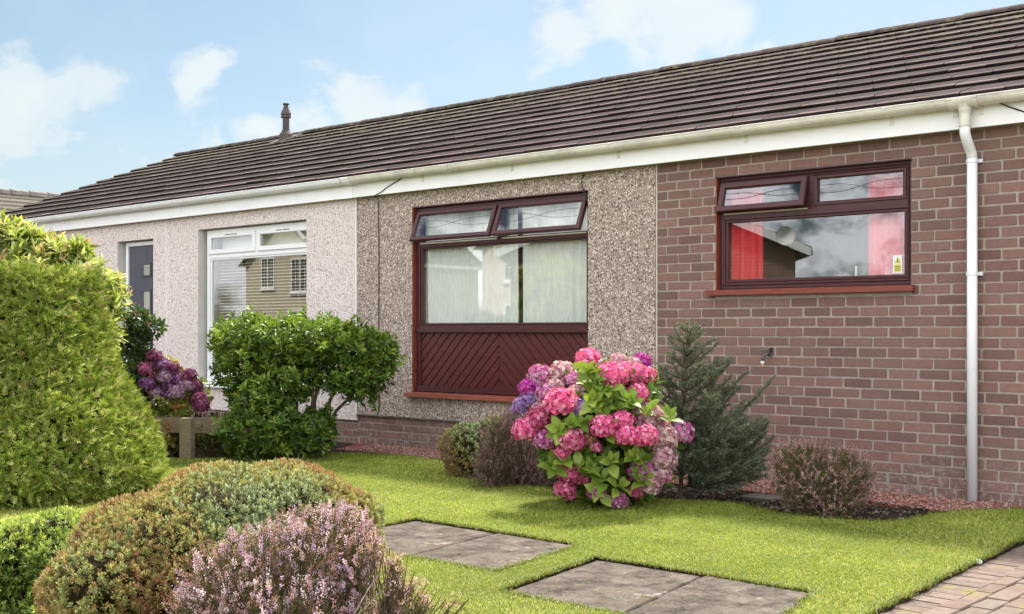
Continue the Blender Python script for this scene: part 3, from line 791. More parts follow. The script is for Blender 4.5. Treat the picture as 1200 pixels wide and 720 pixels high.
def brickflat():
    k = N('far_brick'); v = k.n('TexCoord').outputs['Object']; s_ = k.n('SeparateXYZ', {0: v})
    cb = k.n('CombineXYZ', {0: k.math('ADD', s_.outputs[0], s_.outputs[1]), 1: s_.outputs[2]})
    b = k.n('TexBrick', {'Vector': cb.outputs[0], 'Scale': 1.0, 'Color1': (.20, .11, .085), 'Color2': (.25, .14, .10), 'Mortar': (.40, .33, .27), 'Mortar Size': .006, 'Brick Width': .225, 'Row Height': .075})
    M['far_brick'] = k.pbr(b.outputs[0], .9, None, .1)
brickflat()
far_house('bungalow', 'bungalow with a grey tiled roof and its ridge turned away, beyond the far left gable', -26.4, -6.0, 7.8, 20.0, 0, M['cream'], M['tile_grey'], eave=2.72, pitch=.38)
far_house('house', 'tall cream rendered house with a steep gable and two white windows, across the road', -39.3, -22.0, 5.2, 9, PI, M['cream'], M['tile_new'], eave=4.2, pitch=.75, wins=((-1.7, -.5, 2.7, 4.1), (.6, 1.5, 2.9, 4.2), (-1.6, -.3, .8, 2.0)))
far_house('house', 'pink rendered house with white windows across the road, left of the brown brick one', -26.0, -23.5, 7.0, 9, PI, M['pinkren'], M['tile_old'], eave=4.4, pitch=.6, wins=((-2.6, -1.0, 2.9, 4.3), (.7, 2.4, 2.9, 4.3), (-2.6, -1.0, .7, 2.1), (.7, 2.4, .7, 2.1)))
far_house('house', 'brown brick bungalow with a satellite dish and white barge boards, opposite the brown bungalow', -14.4, -12.5, 6.0, 7.0, 2.498, M['far_brick'], M['tile_old'], eave=2.95, pitch=.42, wins=((.6, 2.0, 1.0, 2.1),), dish=(-2.72, 3.1))
far_house('house', 'low brown brick house with a shallow roof farther down the road, behind the garden', -11.5, -34.0, 8, 9, PI, M['far_brick'], M['tile_old'], eave=2.7, pitch=.4, wins=((-2.4, -.8, .9, 2.1), (.8, 2.4, .9, 2.1)))

# ================================================================== GROUND
def sheet(name, poly, z, mat, skirt=None, holes=(), kind='structure', sub=None):
    loops = [[Vector((x, y, 0)) for x, y in poly]]+[[Vector((x, y, 0)) for x, y in h] for h in holes]
    flat = [p for l in loops for p in l]; tri = tessellate_polygon(loops)
    V = [(p.x, p.y, z) for p in flat]; T = []
    for t in tri:
        a, b, c = [flat[i] for i in t]
        if (b-a).cross(c-a).z < 0: t = (t[0], t[2], t[1])
        T.append(tuple(t))
    gr = [(T, 0)]
    if skirt is not None:
        n0 = len(V); V += [(p.x, p.y, skirt) for p in flat]; Q = []; s = 0
        for l in loops:
            m = len(l)
            for i in range(m): Q.append((s+i, s+(i+1) % m, n0+s+(i+1) % m, n0+s+i))
            s += m
        gr.append((Q, 1))
    o = raw(name, V, gr, [mat, M['soil']]); 
    if kind: o['kind'] = kind
    return o
def wob(poly, amp=.015, step=.12, closed=True):
    out = []; R = random.Random(11)
    for i in range(len(poly)):
        a, b = A(poly[i]), A(poly[(i+1) % len(poly)]); L = np.linalg.norm(b-a); n = max(1, int(L/step)) if L < 8 else 1
        for k in range(n):
            p = a+(b-a)*k/n; out.append((float(p[0]+R.uniform(-amp, amp)), float(p[1]+R.uniform(-amp, amp))))
    return out
sheet('ground', [(-150, -150), (150, -150), (150, 150), (-150, 150)], -.065, M['turf'])
sheet('soil_bed', [(-20, -9), (-1.9, -9), (-1.9, .0), (-20, .0)], -.045, M['soil'])
sheet('road', [(-90, -21.3), (90, -21.3), (90, -17), (-90, -17)], -.055, M['asphalt'])
SLABS = [[(-5.06, -4.07), (-4.335, -4.08), (-4.455, -3.27), (-5.10, -3.26)],
         [(-4.315, -4.08), (-3.74, -4.07), (-3.87, -3.29), (-4.435, -3.27)],
         [(-3.42, -4.35), (-2.812, -4.35), (-2.972, -3.49), (-3.56, -3.50)],
         [(-2.785, -4.35), (-2.20, -4.36), (-2.41, -3.51), (-2.945, -3.49)]]
LAWN = [(-1.99, -8.9), (-2.05, -3.7), (-2.10, -2.76), (-2.16, -1.53), (-2.20, -.45), (-2.55, -.46), (-2.80, -.78), (-2.86, -1.05), (-2.93, -1.48), (-3.2, -1.60), (-3.6, -1.58),
        (-4.05, -1.42), (-4.6, -1.62), (-5.2, -1.75), (-5.9, -1.5), (-6.5, -1.25), (-7.0, -.95), (-7.5, -.84), (-8.1, -.86), (-8.5, -1.05), (-8.75, -1.5), (-8.95, -2.15), (-9.8, -2.75), (-10.4, -3.3), (-10.4, -5.6), (-8.0, -6.2), (-5.9, -5.9), (-5.35, -8.9)]
def grow(poly, d):
    c = A(poly).mean(0); out = []
    m = len(poly)
    for i in range(m):
        a, b, q = A(poly[i-1]), A(poly[i]), A(poly[(i+1) % m]); e1, e2 = nrm(b-a), nrm(q-b)
        n1, n2 = A((e1[1], -e1[0])), A((e2[1], -e2[0])); bi = nrm(n1+n2); out.append(tuple(b+bi*d/max(.4, float(bi@n1))))
    return out
hA = [SLABS[0][0], SLABS[1][1], SLABS[1][2], SLABS[0][3]]; hB = [SLABS[2][0], SLABS[3][1], SLABS[3][2], SLABS[2][3]]
holes = [wob(grow(hA, .022), .010, .07), wob(grow(hB, .022), .010, .07)]
LAWNW = wob(LAWN, .012, .10)
sheet('lawn', LAWNW, .004, M['turf'], skirt=-.05, holes=holes)
names = ['weathered concrete paving slab at the far left of the lawn, half behind the heather',
         'weathered concrete paving slab with a pitted far edge, right one of the rear pair',
         'weathered concrete paving slab with pale patches, left one of the front pair',
         'weathered concrete paving slab nearest the brick driveway, right one of the front pair']
for i, sl_ in enumerate(SLABS):
    p = wob(sl_, .004, .06); m = len(p); c = A(sl_).mean(0); dz = (-.004, -.001, -.006, .001)[i]
    ins = [tuple(A(q)+(c-A(q))*.016) for q in p]
    V = [(x, y, -.05) for x, y in p]+[(x, y, dz-.008) for x, y in p]+[(x, y, dz) for x, y in ins]
    mb = MB().add(V, [(i_, (i_+1) % m, m+(i_+1) % m, m+i_) for i_ in range(2*m) if i_ % m != m-1 or True and i_ < m*2][:0])
    Q = []
    for k in range(2):
        for j in range(m): Q.append((k*m+j, k*m+(j+1) % m, (k+1)*m+(j+1) % m, (k+1)*m+j))
    mb.add(V, Q+[tuple(range(2*m, 3*m))])
    o = mb.build('paving_slab', M['concrete'], None, loc=(c[0], c[1], -.05)); tag(o, names[i], 'paving slab', 'concrete slabs set in the lawn')
# driveway of clay blocks
sheet('driveway_bed', [(-2.16, -.0), (-2.16, -1.5), (-1.96, -9.5), (3.6, -9.5), (3.6, 0.0)], -.036, M['moss'])
V, Q, C = [], [], []; n = 0; R = random.Random(2)
def block(cx, cy, lx, ly, rz=0.0):
    global n
    h = R.uniform(-.003, .003); a, b = lx/2-.0015, ly/2-.0015; e = .0035; tx, ty = R.uniform(-.01, .01), R.uniform(-.01, .01)
    base = [(-a, -b), (a, -b), (a, b), (-a, b)]; inn = [(-a+e, -b+e), (a-e, -b+e), (a-e, b-e), (-a+e, b-e)]
    cr, s_ = math.cos(rz), math.sin(rz)
    for pts, z in ((base, -.05), (base, -.028), (inn, -.021)):
        for x, y in pts: V.append((cx+x*cr-y*s_, cy+x*s_+y*cr, z+h+(x*tx+y*ty)))
    for k in range(2):
        for j in range(4): Q.append((n+k*4+j, n+k*4+(j+1) % 4, n+k*4+4+(j+1) % 4, n+k*4+4+j))
    Q.append((n+8, n+9, n+10, n+11)); t = R.uniform(.88, 1.1); c = R.choice([(.165, .120, .10), (.155, .115, .097), (.17, .13, .11), (.155, .122, .105)])
    C.extend([A(c)*t]*9); n += 12
y = -9.3
while y < -.42:      # header course along the lawn
    xe = -2.155+(-1.5-y)*.022+.10
    block(xe+.005, y, .20, .10, -.02+R.uniform(-.02, .02)); y += .1035
row = 0; x = -1.93
while x < 3.5:
    y = -9.3+(row % 2)*.10
    while y < -.42:
        xe = x+(-1.5-y)*.022
        block(xe, y, .10, .20, -.02+R.uniform(-.012, .012)); y += .2035
    x += .1035; row += 1
o = raw('driveway', V, [(Q, 0)], M['paver'], col=A(C)); o['kind'] = 'structure'
# gravel strip
sheet('gravel_path', [(-9.0, -.62), (-7.2, -.60), (-6.0, -.58), (-3.3, -.62), (-2.7, -.47), (3.4, -.42), (3.4, .0), (-9.35, .0)], -.040, M['redbed'])
def chips(name, N_, area, size, cols, z, label=None, kind='stuff', seed=1):
    g = np.random.default_rng(seed); p = area(g, N_); N_ = len(p)
    s = g.uniform(size[0], size[1], (N_, 1, 1))
    T = A([(1, 0, 0), (0, 1, 0), (-1, 0, 0), (0, -1, 0), (0, 0, .7), (0, 0, -.7)])
    a = g.uniform(0, 2*PI, N_); R_ = np.zeros((N_, 3, 3)); R_[:, 0, 0] = np.cos(a); R_[:, 0, 1] = -np.sin(a); R_[:, 1, 0] = np.sin(a); R_[:, 1, 1] = np.cos(a); R_[:, 2, 2] = 1
    V = T[None]*s*g.uniform(.55, 1.25, (N_, 6, 3)); V = np.einsum('nij,nkj->nki', R_, V); V[:, :, 2] += V[:, :, 0]*g.uniform(-.5, .5, (N_, 1))
    V += np.concatenate([p, (z+s[:, 0, 0]*.3+g.uniform(0, .006, N_))[:, None]], 1)[:, None]
    f = A([(0, 1, 4), (1, 2, 4), (2, 3, 4), (3, 0, 4), (1, 0, 5), (2, 1, 5), (3, 2, 5), (0, 3, 5)]).astype(int)
    Fc = (f[None]+np.arange(N_)[:, None, None]*6).reshape(-1, 3)
    c = A(cols)[g.integers(0, len(cols), N_)]*g.uniform(.75, 1.2, (N_, 1))
    o = raw(name, V.reshape(-1, 3), [(Fc, 0)], M['tint'], col=np.repeat(c, 8, axis=0)); tag(o, label, None, None, kind); return o
def inpoly(p, poly):
    x, y = p[:, 0], p[:, 1]; r = np.zeros(len(p), bool); q = A(poly)
    for i in range(len(q)):
        x1_, y1_ = q[i-1]; x2_, y2_ = q[i]
        c = ((y1_ > y) != (y2_ > y)) & (x < (x2_-x1_)*(y-y1_)/((y2_-y1_) if y2_ != y1_ else 1e-9)+x1_); r ^= c
    return r
def grav_area(g, n_):
    p = np.stack([g.uniform(-9.0, -1.2, n_), g.uniform(-.62, -.005, n_)], 1)
    w = np.where(p[:, 0] > -2.7, -.46, -.60)+.04*np.sin(p[:, 0]*5)
    return p[(p[:, 1] > w) & ~inpoly(p, LAWN)]
o = chips('red_gravel', 26000, grav_area, (.006, .013), [(.23, .085, .065), (.27, .115, .085), (.17, .06, .05), (.33, .19, .155), (.38, .29, .25)], -.038, seed=3)
tag(o, 'red stone chippings spread along the foot of the house wall', 'gravel')
def soil_area(g, n_):
    p = np.stack([g.uniform(-9.6, -2.5, n_), g.uniform(-2.6, -.45, n_)], 1)
    return p[~inpoly(p, LAWN)]
o = chips('soil_clods', 9000, soil_area, (.006, .022), [(.05, .035, .026), (.08, .058, .042), (.035, .026, .02), (.16, .13, .10)], -.045, seed=4)
tag(o, 'dark crumbly soil and clods in the flower bed along the lawn', 'soil')
def pebble(label, x, y, s, c=(.6, .57, .53)):
    n_, k_ = 12, 7; prof = [(math.sin(PI*i/k_), -math.cos(PI*i/k_)) for i in range(k_+1)]
    V = []; R_ = random.Random(int(x*100))
    for r_, z_ in prof:
        for i in range(n_):
            a = 2*PI*i/n_; j = 1+.12*math.sin(2*a+x)+R_.uniform(-.05, .05); V.append((x+s*r_*math.cos(a)*j, y+s*.8*r_*math.sin(a)*j, -.02+s*.55+s*.55*z_))
    Q_ = [(j*n_+i, j*n_+(i+1) % n_, (j+1)*n_+(i+1) % n_, (j+1)*n_+i) for j in range(k_) for i in range(n_)]
    o = raw('stone', V, [(Q_, 0)], M['tint'], None, col=np.tile(A(c), (len(Q_), 1)), smooth=True, loc=(x, y, -.02)); tag(o, label, 'stone')
pebble('small pale round stone on the lawn edge beside the brick driveway', -2.13, -2.30, .026)
pebble('pale stone at the foot of the low variegated shrub', -6.72, -1.02, .045, (.45, .43, .40))
MB().box(-4.28, -4.04, -.92, -.70, -.05, -.026).build('drain_cover', M['steel'], None, loc=(-4.2, -.8, -.05))
tag(bpy.data.objects['drain_cover'], 'dark flat drain cover in the bed between the little spruce and the round heather', 'drain cover')

# ================================================================== PLANTS
def fnoise(p, s, seed=0):
    p = p*s+seed*3.7
    return (np.sin(p[..., 0]*1.7+2.1*np.sin(p[..., 1]*1.3+seed))+np.sin(p[..., 1]*2.1+1.7*np.sin(p[..., 2]*1.1))+np.sin(p[..., 2]*1.9+1.9*np.sin(p[..., 0]*1.5)))/3
T_TINY = (A([(0, 0, 0), (.5, .5, .12), (0, 1, 0), (-.5, .5, .12)]), np.array([(0, 1, 2), (0, 2, 3)]))
T_LEAF = (A([(0, 0, 0), (.36, .25, .07), (-.36, .25, .07), (.5, .52, .09), (-.5, .52, .09), (.28, .80, .02), (-.28, .80, .02), (0, 1, -.10), (0, .3, 0), (0, .66, -.01)]),
          np.array([(0, 1, 8), (0, 8, 2), (8, 1, 3), (8, 3, 9), (8, 9, 4), (8, 4, 2), (9, 3, 5), (9, 5, 7), (9, 7, 6), (9, 6, 4)]))
def mk_spray():
    V, Fc = [], []
    for t, a, l in ((.0, .9, .38), (.0, -.9, .38), (.22, .75, .42), (.22, -.75, .42), (.45, .65, .36), (.45, -.65, .36), (.12, 0, .88)):
        b = A((0, t, 0)); d = A((math.sin(a), math.cos(a), 0)); s = A((d[1], -d[0], 0))*.065
        n_ = len(V); V += [b, b+d*l*.55+s+(0, 0, .02), b+d*l+(0, 0, -.03), b+d*l*.55-s+(0, 0, .02)]; Fc += [(n_, n_+1, n_+2), (n_, n_+2, n_+3)]
    return A(V), np.array(Fc)
T_SPRAY = mk_spray()
def inst(T, pos, yd, zd, ln, wd, col, jit=.0):
    """stack copies of a leaf template; returns verts, tris, colours"""
    V0, F0 = T; yd = nrm(yd); xd = nrm(np.cross(yd, zd)); zd = np.cross(xd, yd)
    N_ = len(pos); ln = np.broadcast_to(ln, (N_,)); wd = np.broadcast_to(wd, (N_,))
    V = pos[:, None]+V0[None, :, 0:1]*xd[:, None]*wd[:, None, None]+V0[None, :, 1:2]*yd[:, None]*ln[:, None, None]+V0[None, :, 2:3]*zd[:, None]*ln[:, None, None]
    Fc = (F0[None]+np.arange(N_)[:, None, None]*len(V0)).reshape(-1, 3)
    return V.reshape(-1, 3), Fc, np.repeat(col, len(F0), axis=0)
def merge(parts):
    V, Fc, C = [], [], []; n_ = 0
    for v, f, c in parts: V.append(v); Fc.append(f+n_); C.append(c); n_ += len(v)
    return np.concatenate(V), np.concatenate(Fc), np.concatenate(C)
def blob(px, py, Z, rx, ry, dep):
    """ellipsoid: centre by sight line and depth, radii in pixels at that depth, depth radius in metres"""
    return (P(px, py, Z), A((rx*Z/F, dep, ry*Z/F)))
BAS = np.stack([RIGHT, FWD, UP])          # rows: local axes of the ellipsoids
def sample(blobs, n_, g, inner=.72, zmin=.0, lump=.1, ls=5, deep=.25):
    ar = A([(r[0]*r[1]+r[1]*r[2]+r[0]*r[2]) for c, r in blobs]); cnt = (ar/ar.sum()*n_).astype(int)+1
    PP, NN = [], []
    for bi, ((c, r), k) in enumerate(zip(blobs, cnt)):
        d = nrm(g.normal(size=(k, 3)))
        q = g.uniform(size=k); rad = np.where(q < deep, g.uniform(.45, inner, k), g.uniform(inner, 1.0, k)**.5)
        w = d*r; p = c+(w*rad[:, None])@BAS
        rad2 = 1+lump*fnoise(p, ls, bi)
        p = c+(w*(rad*rad2)[:, None])@BAS
        nn = nrm((d/r)@BAS)
        keep = p[:, 2] > zmin
        for bj, (c2, r2) in enumerate(blobs):
            if bj == bi: continue
            l = ((p-c2)@BAS.T)/r2; keep &= (np.linalg.norm(l, axis=1) > .78)
        PP.append(p[keep]); NN.append(nn[keep])
    return np.concatenate(PP), np.concatenate(NN)
def rosettes(T, p, ax, nl, ln, wd, phi, ext, colf, g, roll=.4, sizej=.3):
    """nl leaves round each shoot; phi=(tip,base) angle from the axis"""
    n_ = len(p); ax = nrm(ax); ref = np.where(np.abs(ax[:, 2:3]) < .9, A((0, 0, 1)), A((1, 0, 0)))
    u = nrm(np.cross(ax, ref)); v = np.cross(ax, u)
    j = np.arange(nl); t = (j+.5)/nl
    az = j[None]*2.4+g.uniform(0, 6.28, (n_, 1))+g.normal(0, .3, (n_, nl))
    ph = phi[0]+(phi[1]-phi[0])*(1-t)[None]+g.normal(0, .16, (n_, nl))
    side = np.cos(az)[..., None]*u[:, None]+np.sin(az)[..., None]*v[:, None]
    d = np.cos(ph)[..., None]*ax[:, None]+np.sin(ph)[..., None]*side
    pos = p[:, None]-ax[:, None]*(ext*(1-t))[None, :, None]+side*.002
    z = ax[:, None]-side*.05+g.normal(0, roll*.5, d.shape)
    L = ln*(1-.25*t)[None]*g.uniform(1-sizej, 1+sizej, (n_, nl))
    col = colf(p, t, n_, nl, g)
    return inst(T, pos.reshape(-1, 3), d.reshape(-1, 3), z.reshape(-1, 3), L.ravel(), L.ravel()*wd, col.reshape(-1, 3))
def pal(cols, wts=None, jit=.15, tipc=None, tipw=0.0):
    cols = A(cols)
    def f(p, t, n_, nl, g):
        i = g.choice(len(cols), size=(n_,), p=wts); c = cols[i][:, None]*np.ones((1, nl, 1))
        if tipc is not None:
            w = (np.clip((t-.5)*2, 0, 1)*tipw)[None, :, None]; c = c*(1-w)+A(tipc)*w
        return c*g.uniform(1-jit, 1+jit, (n_, nl, 1))*g.uniform(1-jit, 1+jit, (n_, 1, 1))
    return f
def put(name, parts, mat, parent): 
    v, f, c = merge(parts) if isinstance(parts, list) else parts
    return raw(name, v, [(f, 0)], mat, parent, col=c, smooth=(mat is M['leaf']))
def stems(name, lines, mat, parent, n=5):
    V, f, _ = tubes(lines, n); return raw(name, V, [(f, 0)], mat, parent, smooth=True)
def wig(a, b, g, k=5, amp=.02):
    t = np.linspace(0, 1, k)[:, None]; p = A(a)*(1-t)+A(b)*t; o = g.normal(0, amp, (k, 3)); o[0] = 0; return p+o*np.minimum(1, t*3)
def plant(name, label, cat, px, Z, group=None, z=0.0):
    b = P(px, 388, Z); return thing(name, label, cat, (b[0], b[1], z), group)

# --- clipped conifer (thuja) with a flat top
g = np.random.default_rng(21)
tz = 8.3; th_ = plant('clipped_conifer', 'big clipped golden green conifer, flat topped and flaring to the ground, at the left', 'conifer', 3, tz)
c0 = P(3, 388, tz)
prof = [(.0, 1.535), (.40, 1.54), (.70, 1.54), (.73, 1.51), (.745, 1.37), (.80, 1.06), (.88, .82), (1.01, .61), (1.14, .34), (1.18, .17), (1.12, .02)]
pr = A(prof); pr[:, 0] = np.maximum(0, pr[:, 0]-.095); seg = np.linalg.norm(np.diff(pr, axis=0), axis=1); rm = (pr[1:, 0]+pr[:-1, 0])/2; w_ = seg*rm; w_ /= w_.sum()
ns = 31000; si = g.choice(len(seg), ns, p=w_); t = g.uniform(size=ns); a = g.uniform(0, 2*PI, ns)
rr = pr[si, 0]*(1-t)+pr[si+1, 0]*t; zz = pr[si, 1]*(1-t)+pr[si+1, 1]*t
dr = pr[si+1]-pr[si]; nr, nz_ = -dr[:, 1], dr[:, 0]; ll = np.hypot(nr, nz_)
nrm_ = np.stack([np.cos(a)*nr/ll, np.sin(a)*nr/ll, nz_/ll], 1)
pos = np.stack([c0[0]+rr*np.cos(a), c0[1]+rr*np.sin(a), zz], 1)
pos += nrm_*(fnoise(pos, 7, 2)*.025+fnoise(pos, 2.5, 5)*.018-g.exponential(.022, ns)-.01)[:, None]
ax = nrm_*.5+A((0, 0, .1))+g.normal(0, .6, (ns, 3))
zd = g.normal(0, 1, (ns, 3))+nrm_*.4
pc = A([(.21, .28, .04), (.14, .20, .026), (.29, .35, .07), (.42, .45, .14), (.20, .18, .05), (.30, .21, .09)])
col = pc[g.choice(6, ns, p=[.26, .22, .26, .20, .04, .02])]*g.uniform(.75, 1.2, (ns, 1))
col = col*(1+.25*fnoise(pos, 3, 1))[:, None]
put('foliage', inst(T_SPRAY, pos, ax, zd, g.uniform(.05, .10, ns), g.uniform(.045, .085, ns), col), M['leaf_dull'], th_)
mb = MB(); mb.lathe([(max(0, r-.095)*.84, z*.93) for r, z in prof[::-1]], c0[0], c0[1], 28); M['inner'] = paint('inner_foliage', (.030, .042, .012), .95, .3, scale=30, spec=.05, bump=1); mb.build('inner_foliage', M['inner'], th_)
mb = MB(); mb.tube([(c0[0], c0[1], -.05), (c0[0], c0[1], 1.2)], [.09, .03], 10); mb.build('trunk', M['bark'], th_)

# --- pieris behind it
g = np.random.default_rng(22); Z = 9.9
t = plant('pieris_shrub', 'tall leafy shrub with lime, cream and pink tipped shoots, behind the clipped conifer', 'shrub', 45, Z)
bl = [blob(8, 285, Z, 26, 34, .22), blob(30, 300, Z, 34, 34, .25), blob(58, 305, Z+.1, 30, 30, .22), blob(72, 312, Z, 26, 26, .22), blob(-30, 300, Z, 50, 50, .4), blob(96, 325, Z-.1, 17, 34, .16), blob(92, 296, Z-.1, 13, 12, .1), blob(119, 330, Z, 11, 10, .1),
      blob(124, 358, Z-.1, 13, 16, .12), blob(124, 392, Z, 11, 14, .12), blob(60, 360, Z, 80, 70, .5), blob(118, 412, Z, 12, 22, .12)]
p, nn = sample(bl, 1500, g, lump=.28, ls=9)
def pieris_col(p, t, n_, nl, g):
    base = A([(.16, .22, .03), (.25, .31, .05), (.09, .15, .025), (.42, .44, .16), (.46, .20, .12)])[g.choice(5, n_, p=[.36, .26, .24, .12, .02])]
    tip = A([(.70, .72, .34), (.52, .60, .14), (.66, .38, .26)])[g.choice(3, n_, p=[.5, .46, .04])]
    w = np.clip((t-.35)*1.5, 0, .9)[None, :, None]
    return (base[:, None]*(1-w)+tip[:, None]*w)*g.uniform(.8, 1.15, (n_, nl, 1))
put('foliage', rosettes(T_LEAF, p, nn+A((0, 0, .7))+g.normal(0, .35, p.shape), 9, .125, .24, (.5, 1.45), .06, pieris_col, g), M['leaf'], t)
b = P(45, 388, Z); b[2] = -.05
stems('stem', [(wig(b, c, g, 6, .04), np.linspace(.028, .007, 6)) for c, r in bl for _ in range(2)], M['bark'], t)

# --- red budded evergreen and purple hydrangea near the door
g = np.random.default_rng(23); Z = 10.9
t = plant('evergreen_shrub', 'small dark glossy leaved shrub with dark red buds in front of the grey door', 'shrub', 150, Z)
bl = [blob(150, 378, Z, 24, 22, .2), blob(140, 405, Z, 24, 26, .2), blob(172, 385, Z, 17, 14, .14), blob(150, 435, Z, 26, 30, .22), blob(165, 410, Z, 14, 14, .12), blob(140, 480, Z, 34, 40, .3)]
p, nn = sample(bl, 560, g, lump=.2, ls=9)
put('foliage', rosettes(T_LEAF, p, nn+A((0, 0, .4))+g.normal(0, .4, p.shape), 7, .068, .46, (.6, 1.5), .05, pal([(.045, .085, .022), (.07, .12, .03), (.035, .06, .018), (.15, .17, .06)], [.4, .3, .22, .08]), g), M['leaf'], t)
q = p[g.choice(len(p), 70)]; 
put('bud', rosettes(T_LEAF, q+g.normal(0, .01, q.shape), g.normal(0, .4, q.shape)+UP, 6, .026, .8, (.2, .8), .004, pal([(.22, .02, .03), (.30, .04, .05)]), g), M['petal'], t)
b = P(150, 388, Z); b[2] = -.05
stems('stem', [(wig(b, c+r*g.uniform(-.5, .5, 3), g, 6, .03), np.linspace(.02, .005, 6)) for c, r in bl for _ in range(3)], M['bark'], t)

def petal_head(c, r, cols, g, parent, nf=85, fs=None, core=(.30, .10, .14)):
    fs = fs or r*.18; nf = int(nf*2.0); d = nrm(g.normal(size=(nf*3, 3)))
    sel = [0]     # spread florets evenly
    i = np.arange(nf)+.5; ph = np.arccos(1-2*i/nf); thp = PI*(1+5**.5)*i
    d = np.stack([np.cos(thp)*np.sin(ph), np.sin(thp)*np.sin(ph), np.cos(ph)], 1)+g.normal(0, .07, (nf, 3)); d = nrm(d)
    d = d[d[:, 2] > -.75]; nf = len(d)
    sq = A((1, 1, .86)); pos = c+d*sq*r*g.uniform(.84, 1.03, (nf, 1))
    dn = nrm(d+g.normal(0, .22, d.shape)); u = nrm(np.cross(dn, g.normal(size=(nf, 3)))); v = np.cross(dn, u)
    parts = []; cc = A(cols)[g.integers(0, len(cols), nf)]*g.uniform(.8, 1.18, (nf, 1))
    T = (A([(0, 0, 0), (.5, .45, .10), (.22, 1, .05), (-.22, 1, .05), (-.5, .45, .10)]), np.array([(0, 1, 2), (0, 2, 3), (0, 3, 4)]))
    for k in range(4):
        a = k*PI/2+g.normal(0, .08, nf); yd = np.cos(a)[:, None]*u+np.sin(a)[:, None]*v+dn*.12
        parts.append(inst(T, pos, yd, dn, fs*g.uniform(.85, 1.1, nf), fs*.95, cc*g.uniform(.9, 1.08, (nf, 1))))
    # inner ball of stalks
    n_, k_ = 10, 6; V = [(math.sin(PI*j/k_)*math.cos(2*PI*i/n_), math.sin(PI*j/k_)*math.sin(2*PI*i/n_), math.cos(PI*j/k_)) for j in range(k_+1) for i in range(n_)]
    V = c+A(V)*r*.80*sq; Fc = []
    for j in range(k_):
        for i in range(n_):
            a_, b_, c_, d_ = j*n_+i, j*n_+(i+1) % n_, (j+1)*n_+(i+1) % n_, (j+1)*n_+i; Fc += [(a_, d_, c_), (a_, c_, b_)]
    parts.append((V, np.array(Fc), np.tile(A(cols).mean(0)*.8, (len(Fc), 1))))
    return put('flower_head', parts, M['petal'], parent)
g = np.random.default_rng(24); Z = 11.0
t = plant('hydrangea_bush', 'smaller hydrangea with dark purple flower heads behind the timber rail', 'hydrangea', 205, Z)
bl = [blob(205, 470, Z, 34, 30, .25), blob(190, 440, Z, 26, 24, .2), blob(225, 462, Z, 22, 20, .2), blob(205, 500, Z, 36, 28, .28)]
p, nn = sample(bl, 230, g)
put('foliage', rosettes(T_LEAF, p, nn+A((0, 0, .8)), 6, .085, .62, (.7, 1.5), .05, pal([(.15, .20, .035), (.24, .27, .05), (.33, .30, .07), (.34, .16, .05)], [.4, .33, .2, .07]), g), M['leaf'], t)
PUR = {'v': [(.24, .09, .26), (.34, .17, .34), (.18, .06, .17)], 'l': [(.40, .25, .38), (.32, .16, .30), (.52, .36, .44)], 'd': [(.20, .05, .12), (.28, .09, .18), (.14, .04, .09)], 'm': [(.44, .10, .22), (.54, .20, .34)]}
for (px, py, k) in [(171, 432, 'm'), (181, 418, 'd'), (189, 428, 'v'), (172, 450, 'v'), (192, 442, 'l'), (203, 432, 'd'), (183, 460, 'l'), (196, 463, 'v'), (210, 446, 'v'), (222, 440, 'd'), (228, 454, 'd'), (207, 460, 'l'), (216, 462, 'm'), (233, 468, 'd'), (197, 452, 'v'), (236, 476, 'd'), (179, 442, 'm'), (218, 452, 'l')]:
    petal_head(P(px, py, Z-.18+g.uniform(-.07, .07)), .075+g.uniform(-.008, .012), PUR[k], g, t, 75)
b = P(205, 388, Z); b[2] = -.05
stems('stem', [(wig(b, c+r*g.uniform(-.5, .5, 3), g, 5, .02), np.linspace(.012, .004, 5)) for c, r in bl for _ in range(3)], M['bark'], t)

# --- low timber rail
Z = 10.5; pA = P(160, 388, Z+.25); pB = P(326, 388, Z-.0); dv = nrm(pB-pA); dn_ = A((-dv[1], dv[0], 0))
t = thing('timber_rail', 'low weathered timber edging rail on a stout post at the edge of the lawn', 'garden edging', (P(219, 388, Z)[0], P(219, 388, Z)[1], 0))
def plank(name, a, b, z0, z1, th, parent, mat):
    V = []
    for q in (a, b):
        for s in (-th/2, th/2):
            for z in (z0, z1): V.append((q[0]+dn_[0]*s, q[1]+dn_[1]*s, z+.004*math.sin(q[0]*9+z*5)))
    return MB().hexa(V).build(name, mat, parent)
pm = P(219.5, 388, Z+.02)
plank('rail', pA+dn_*.055, pB+dn_*.055, .205, .345, .045, t, M['timber'])
plank('post', pm-dv*.053, pm+dv*.053, -.06, .352, .09, t, M['timber'])
pe = P(318, 388, Z+.02); 0 and plank('post', pe-dv*.05, pe+dv*.05, -.06, .345, .09, t, M['timber'])

